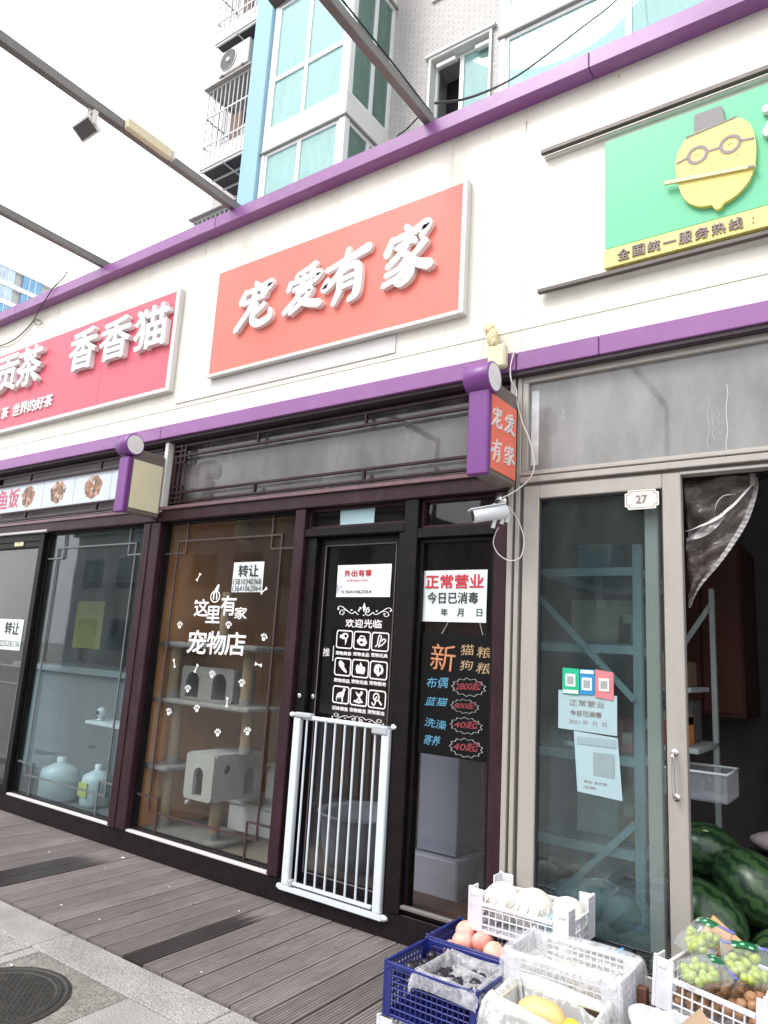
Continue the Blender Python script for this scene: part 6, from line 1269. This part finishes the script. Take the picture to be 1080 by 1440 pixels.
# grapes in zip bags
grm = mat('green_grape', (.36, .44, .08), .3, var=.15, scale=12, sss=.1); bagf = film('zip_bag_film', .14, (.72, .80, .78), .15); zipm = mat('zip_blue', (.12, .11, .48), .4)
v_, f_ = fruit_mesh(.015, .0, 12, 8); gb = MB(); gb.add(v_, f_, True); gmesh = None
lblm = mat('dark_green_label', (.015, .13, .05), .35); lblp = mat('label_pale_green', (.30, .62, .38), .4)
def grapebag(c, rz, tilt, label, n_=38):
    global gmesh
    t = thing('grape_bag', c, label, 'bag', 'zip bags of green grapes'); t.rotation_euler = (R(tilt), 0, R(rz)); rnd = random.Random(int(c[0]*1000))
    for k in range(n_):
        if gmesh is None: o = gb.build('grape', grm, t, local=True); gmesh = o.data
        else: o = bpy.data.objects.new('grape', gmesh); COL.objects.link(o); o.parent = t
        a = rnd.uniform(0, 6.28); r = rnd.uniform(0, 1)**.5; o.location = (r*math.cos(a)*.062, r*math.sin(a)*.058-.01, rnd.uniform(-.012, .022)); o.scale = (1, 1, 1.25); o.rotation_euler = (rnd.uniform(0, 3), rnd.uniform(0, 3), 0)
    v = []; nu, nv = 16, 16
    for s_ in (1, -1):
        for i in range(nu+1):
            for j in range(nv+1):
                x, y = -1+2*i/nu, -1+2*j/nv; hh = max(0, (1-x**4)*(1-y**4))**.5*.036
                v.append((x*.078, y*.082, s_*(hh+.0006)+.003*math.sin(x*9+y*4)+.003))
    f = []; n1 = (nu+1)*(nv+1)
    for b in (0, n1):
        for i in range(nu):
            for j in range(nv): a = b+i*(nv+1)+j; f.append((a, a+1, a+nv+2, a+nv+1))
    mb = MB(); mb.add(v, f, True); mb.build('bag_film', bagf, t, local=True)
    MB().box(-.08, .08, .078, .090, -.002, .005, .002).build('zip_strip', zipm, t, local=True)
    mb = MB(); vv = []
    for i in range(7):
        for j in range(5): x, y = -.042+.014*i, .028+.011*j; vv.append((x, y, .045-.010*(x/.06)**2-.5*(y-.03)**2/.06+.002))
    mb.add(vv, [(i*5+j, i*5+j+1, (i+1)*5+j+1, (i+1)*5+j) for i in range(6) for j in range(4)], True); mb.build('green_label', lblm, t, local=True)
    mb = MB()
    for i0, j0 in ((0, 0), (2, 1), (4, 0), (1, 3)): a = [vv[i0*5+j0], vv[(i0+1)*5+j0], vv[(i0+1)*5+j0+1], vv[i0*5+j0+1]]; mb.add([(p[0]*.98, p[1], p[2]+.0015) for p in a], [(0, 1, 2, 3)])
    mb.build('label_print', lblp, t, local=True)
grapebag((-.665, -.36, .515), -38, 30, 'zip bag of green grapes standing at the back left of the grape crate'); grapebag((-.505, -.47, .50), 12, 28, 'zip bag of green grapes at the back right with its label on top'); grapebag((-.625, -.555, .468), -62, 12, 'zip bag of green grapes lying in front')
wn = mat('walnut_shell', (.36, .19, .10), .6, var=.3, scale=30, bump=.7, bscale=60); sp = []
for i in range(8):
    for j in range(9): sp.append((-.705+.040*i+random.uniform(-.006, .006), -.60+.042*j+random.uniform(-.006, .006), .372+random.uniform(-.004, .012)))
sp += [(-.47+.034*i+random.uniform(-.006, .006)-.01*j, -.585+.034*j-.005*i, .415+.016*((i+j) % 2)) for i in range(3) for j in range(4)]+[(-.50+.034*i, -.60+.01*i, .42) for i in range(3)]
group_fruit('walnut', sp, .019, wn, 'walnut', 'walnuts in the grape crate', lambda i: 'brown walnut in the white grape crate', .10)
def card_sheet(name, pts, y, th, m, label): 
    mb = MB(); mb.prism(pts, y, y+th, 'xz'); setp(mb.build(name, m), label, 'cardboard'); 
orc = mat('orange_cardboard', (.52, .27, .12), .75, var=.12, scale=10)
mb = MB(); P = [at(987, 1309, -.22), at(1003, 1287, -.17), at(1046, 1326, -.24), at(1012, 1345, -.30)]; mb.add([tuple(p) for p in P]+[tuple(p+Vector((0, .004, 0))) for p in P], [(0, 1, 2, 3), (7, 6, 5, 4), (0, 4, 5, 1), (1, 5, 6, 2), (2, 6, 7, 3), (3, 7, 4, 0)]); setp(mb.build('price_card', orc), 'orange brown cardboard price card stuck behind the grape bags', 'card')
mb = MB(); P = [at(958, 1440, -.95), at(984, 1418, -.93), at(1000, 1440, -.95), at(985, 1470, -1.0)]; mb.add([tuple(p) for p in P]+[tuple(p+Vector((0, .004, 0))) for p in P], [(0, 1, 2, 3), (7, 6, 5, 4), (0, 4, 5, 1), (1, 5, 6, 2), (2, 6, 7, 3), (3, 7, 4, 0)]); setp(mb.build('price_card', card), 'brown cardboard corner poking up at the bottom frame edge', 'card')
# wire rack table behind the crates
wm_ = mat('black_wire', (.012, .012, .013), .4, metal=.3); wr = thing('wire_rack', (-1.2, -.14, 0), 'low black wire rack table under the melon crate against the shopfront', 'rack')
mb = MB()
for y in (-.26, -.03): mb.tube([(-1.74, y, .303), (-.30, y, .303)], .006, 6)
for i in range(37): x = -1.74+.04*i; mb.tube([(x, -.26, .300), (x, -.03, .300)], .0022, 5)
for y in (-.21, -.16, -.11, -.07): mb.tube([(-1.74, y, .297), (-.30, y, .297)], .0025, 5)
mb.build('wire_top', wm_, wr)
for x in (-1.73, -1.02, -.31):
    for y in (-.26, -.03): MB().tube([(x, y, 0), (x, y, .303)], .007, 8).build('leg', wm_, wr)
mb = MB()
for i in range(22): x = -1.72+.067*i; mb.tube([(x, -.265, .02), (x, -.265, .29)], .0022, 5)
for z in (.06, .12, .18, .24): mb.tube([(-1.73, -.266, z), (-.31, -.266, z)], .0025, 5)
mb.build('wire_front', wm_, wr)
bc = thing('blue_tie', (-1.05, -.2, .31), 'bright blue plastic ribbon tied on the black wire rack', 'ribbon'); mb = MB()
for a in (0, 1.1, 2.2, 3.5, 4.6, 5.5): mb.bar((-1.06, -.16, .312), (-1.06+.05*math.cos(a), -.16+.035*math.sin(a), .318+.012*math.sin(a*2)), .014, .002)
mb.build('ribbon_bow', mat('bright_blue', (.03, .25, .70), .4), bc)
# dark mushrooms in a low box and more stock at the right edge
lb = crate('plastic_crate', (-.72, -.72, .06), .40, .30, .14, mat('black_plastic', (.02, .02, .022), .5), 'black crate of dried mushrooms below the grape crate', dip=.0)
sp = [(-.89+.045*i+random.uniform(-.01, .01), -.83+.045*j+random.uniform(-.01, .01), .12+random.uniform(0, .02)) for i in range(8) for j in range(6)]
group_fruit('mushroom', sp, .022, mat('mushroom', (.16, .13, .11), .8, var=.5, scale=20), 'mushroom', 'dried mushrooms in the black crate', lambda i: 'dark dried mushroom in the low black crate', .3)
tub_ = crate('plastic_crate', (-.235, -.60, .30), .34, .36, .22, wpl, 'white crate cut by the right edge of the view', dip=.02)
crate('plastic_crate', (-.235, -.60, 0), .36, .38, .29, MATS['black_plastic'], 'black crate underneath the rightmost white crate', dip=.0)
crate('plastic_crate', (-.56, -.32, 0), .38, .30, .31, MATS['black_plastic'], 'tall black crate underneath the grape crate', dip=.0)
wbg = thing('white_bag', (-.85, -.95, .2), 'soft white plastic bag at the bottom edge beside the basket', 'bag'); mb = MB(); mb.ball(tuple(at(925, 1445, -.88)), (.085, .06, .05), 24, 14, .3); mb.build('bag_skin', plastic_film2, wbg)
wpst = thing('wooden_stake', (-.84, -.5, 0), 'short brown wooden stake between the wrapped crate and the grape crate', 'stake'); q = at(904, 1400, -.52); box('stake', mat('stake_wood', (.13, .05, .03), .6, var=.3), wpst, q.x-.018, q.x+.018, q.y-.018, q.y+.018, .0, q.z+.03)
# litter on the deck
spots = [(173, 1206, 'white petal shaped scrap of paper by the plinth', .022), (69, 1198, 'white scrap on the deck at the left', .012), (148, 1221, 'tiny pale scrap beside the left wet patch', .009), (238, 1247, 'small pale scrap in the middle of the deck', .011), (336, 1281, 'white scrap beside the right wet patch', .011), (283, 1367, 'pale scrap below the right wet patch', .012), (140, 1293, 'pale crumb near the granite edge', .010), (272, 1271, 'grey dry leaf on the deck', .018), (16, 1357, 'white scrap on the stained concrete', .014), (86, 1273, 'short pale crumb left of the middle', .013), (471, 1331, 'tan leaf scrap on the grooved planks', .015)]
for px, py, lb_, s in spots:
    s *= .62; d0 = ray(px, py); p = CAM+d0*((.003-CAM.z)/d0.z); a = random.uniform(0, 6); vv = [(p.x+s*(1+.4*math.sin(k*2.3+px))*math.cos(a+k*1.05), p.y+s*.7*(1+.4*math.cos(k*3.1+py))*math.sin(a+k*1.05), .0025+.003*(k % 2)) for k in range(6)]
    mb = MB(); mb.add(vv+[(q[0], q[1], q[2]-.001) for q in vv], [tuple(range(6)), tuple(range(11, 5, -1))]+[(k, k+6, (k+1) % 6+6, (k+1) % 6) for k in range(6)]); setp(mb.build('paper_scrap', mat('litter_grey', (.2, .18, .16), .8) if 'grey' in lb_ or 'tan' in lb_ else paper_w), lb_, 'litter', 'scraps of litter on the ground')
flush()
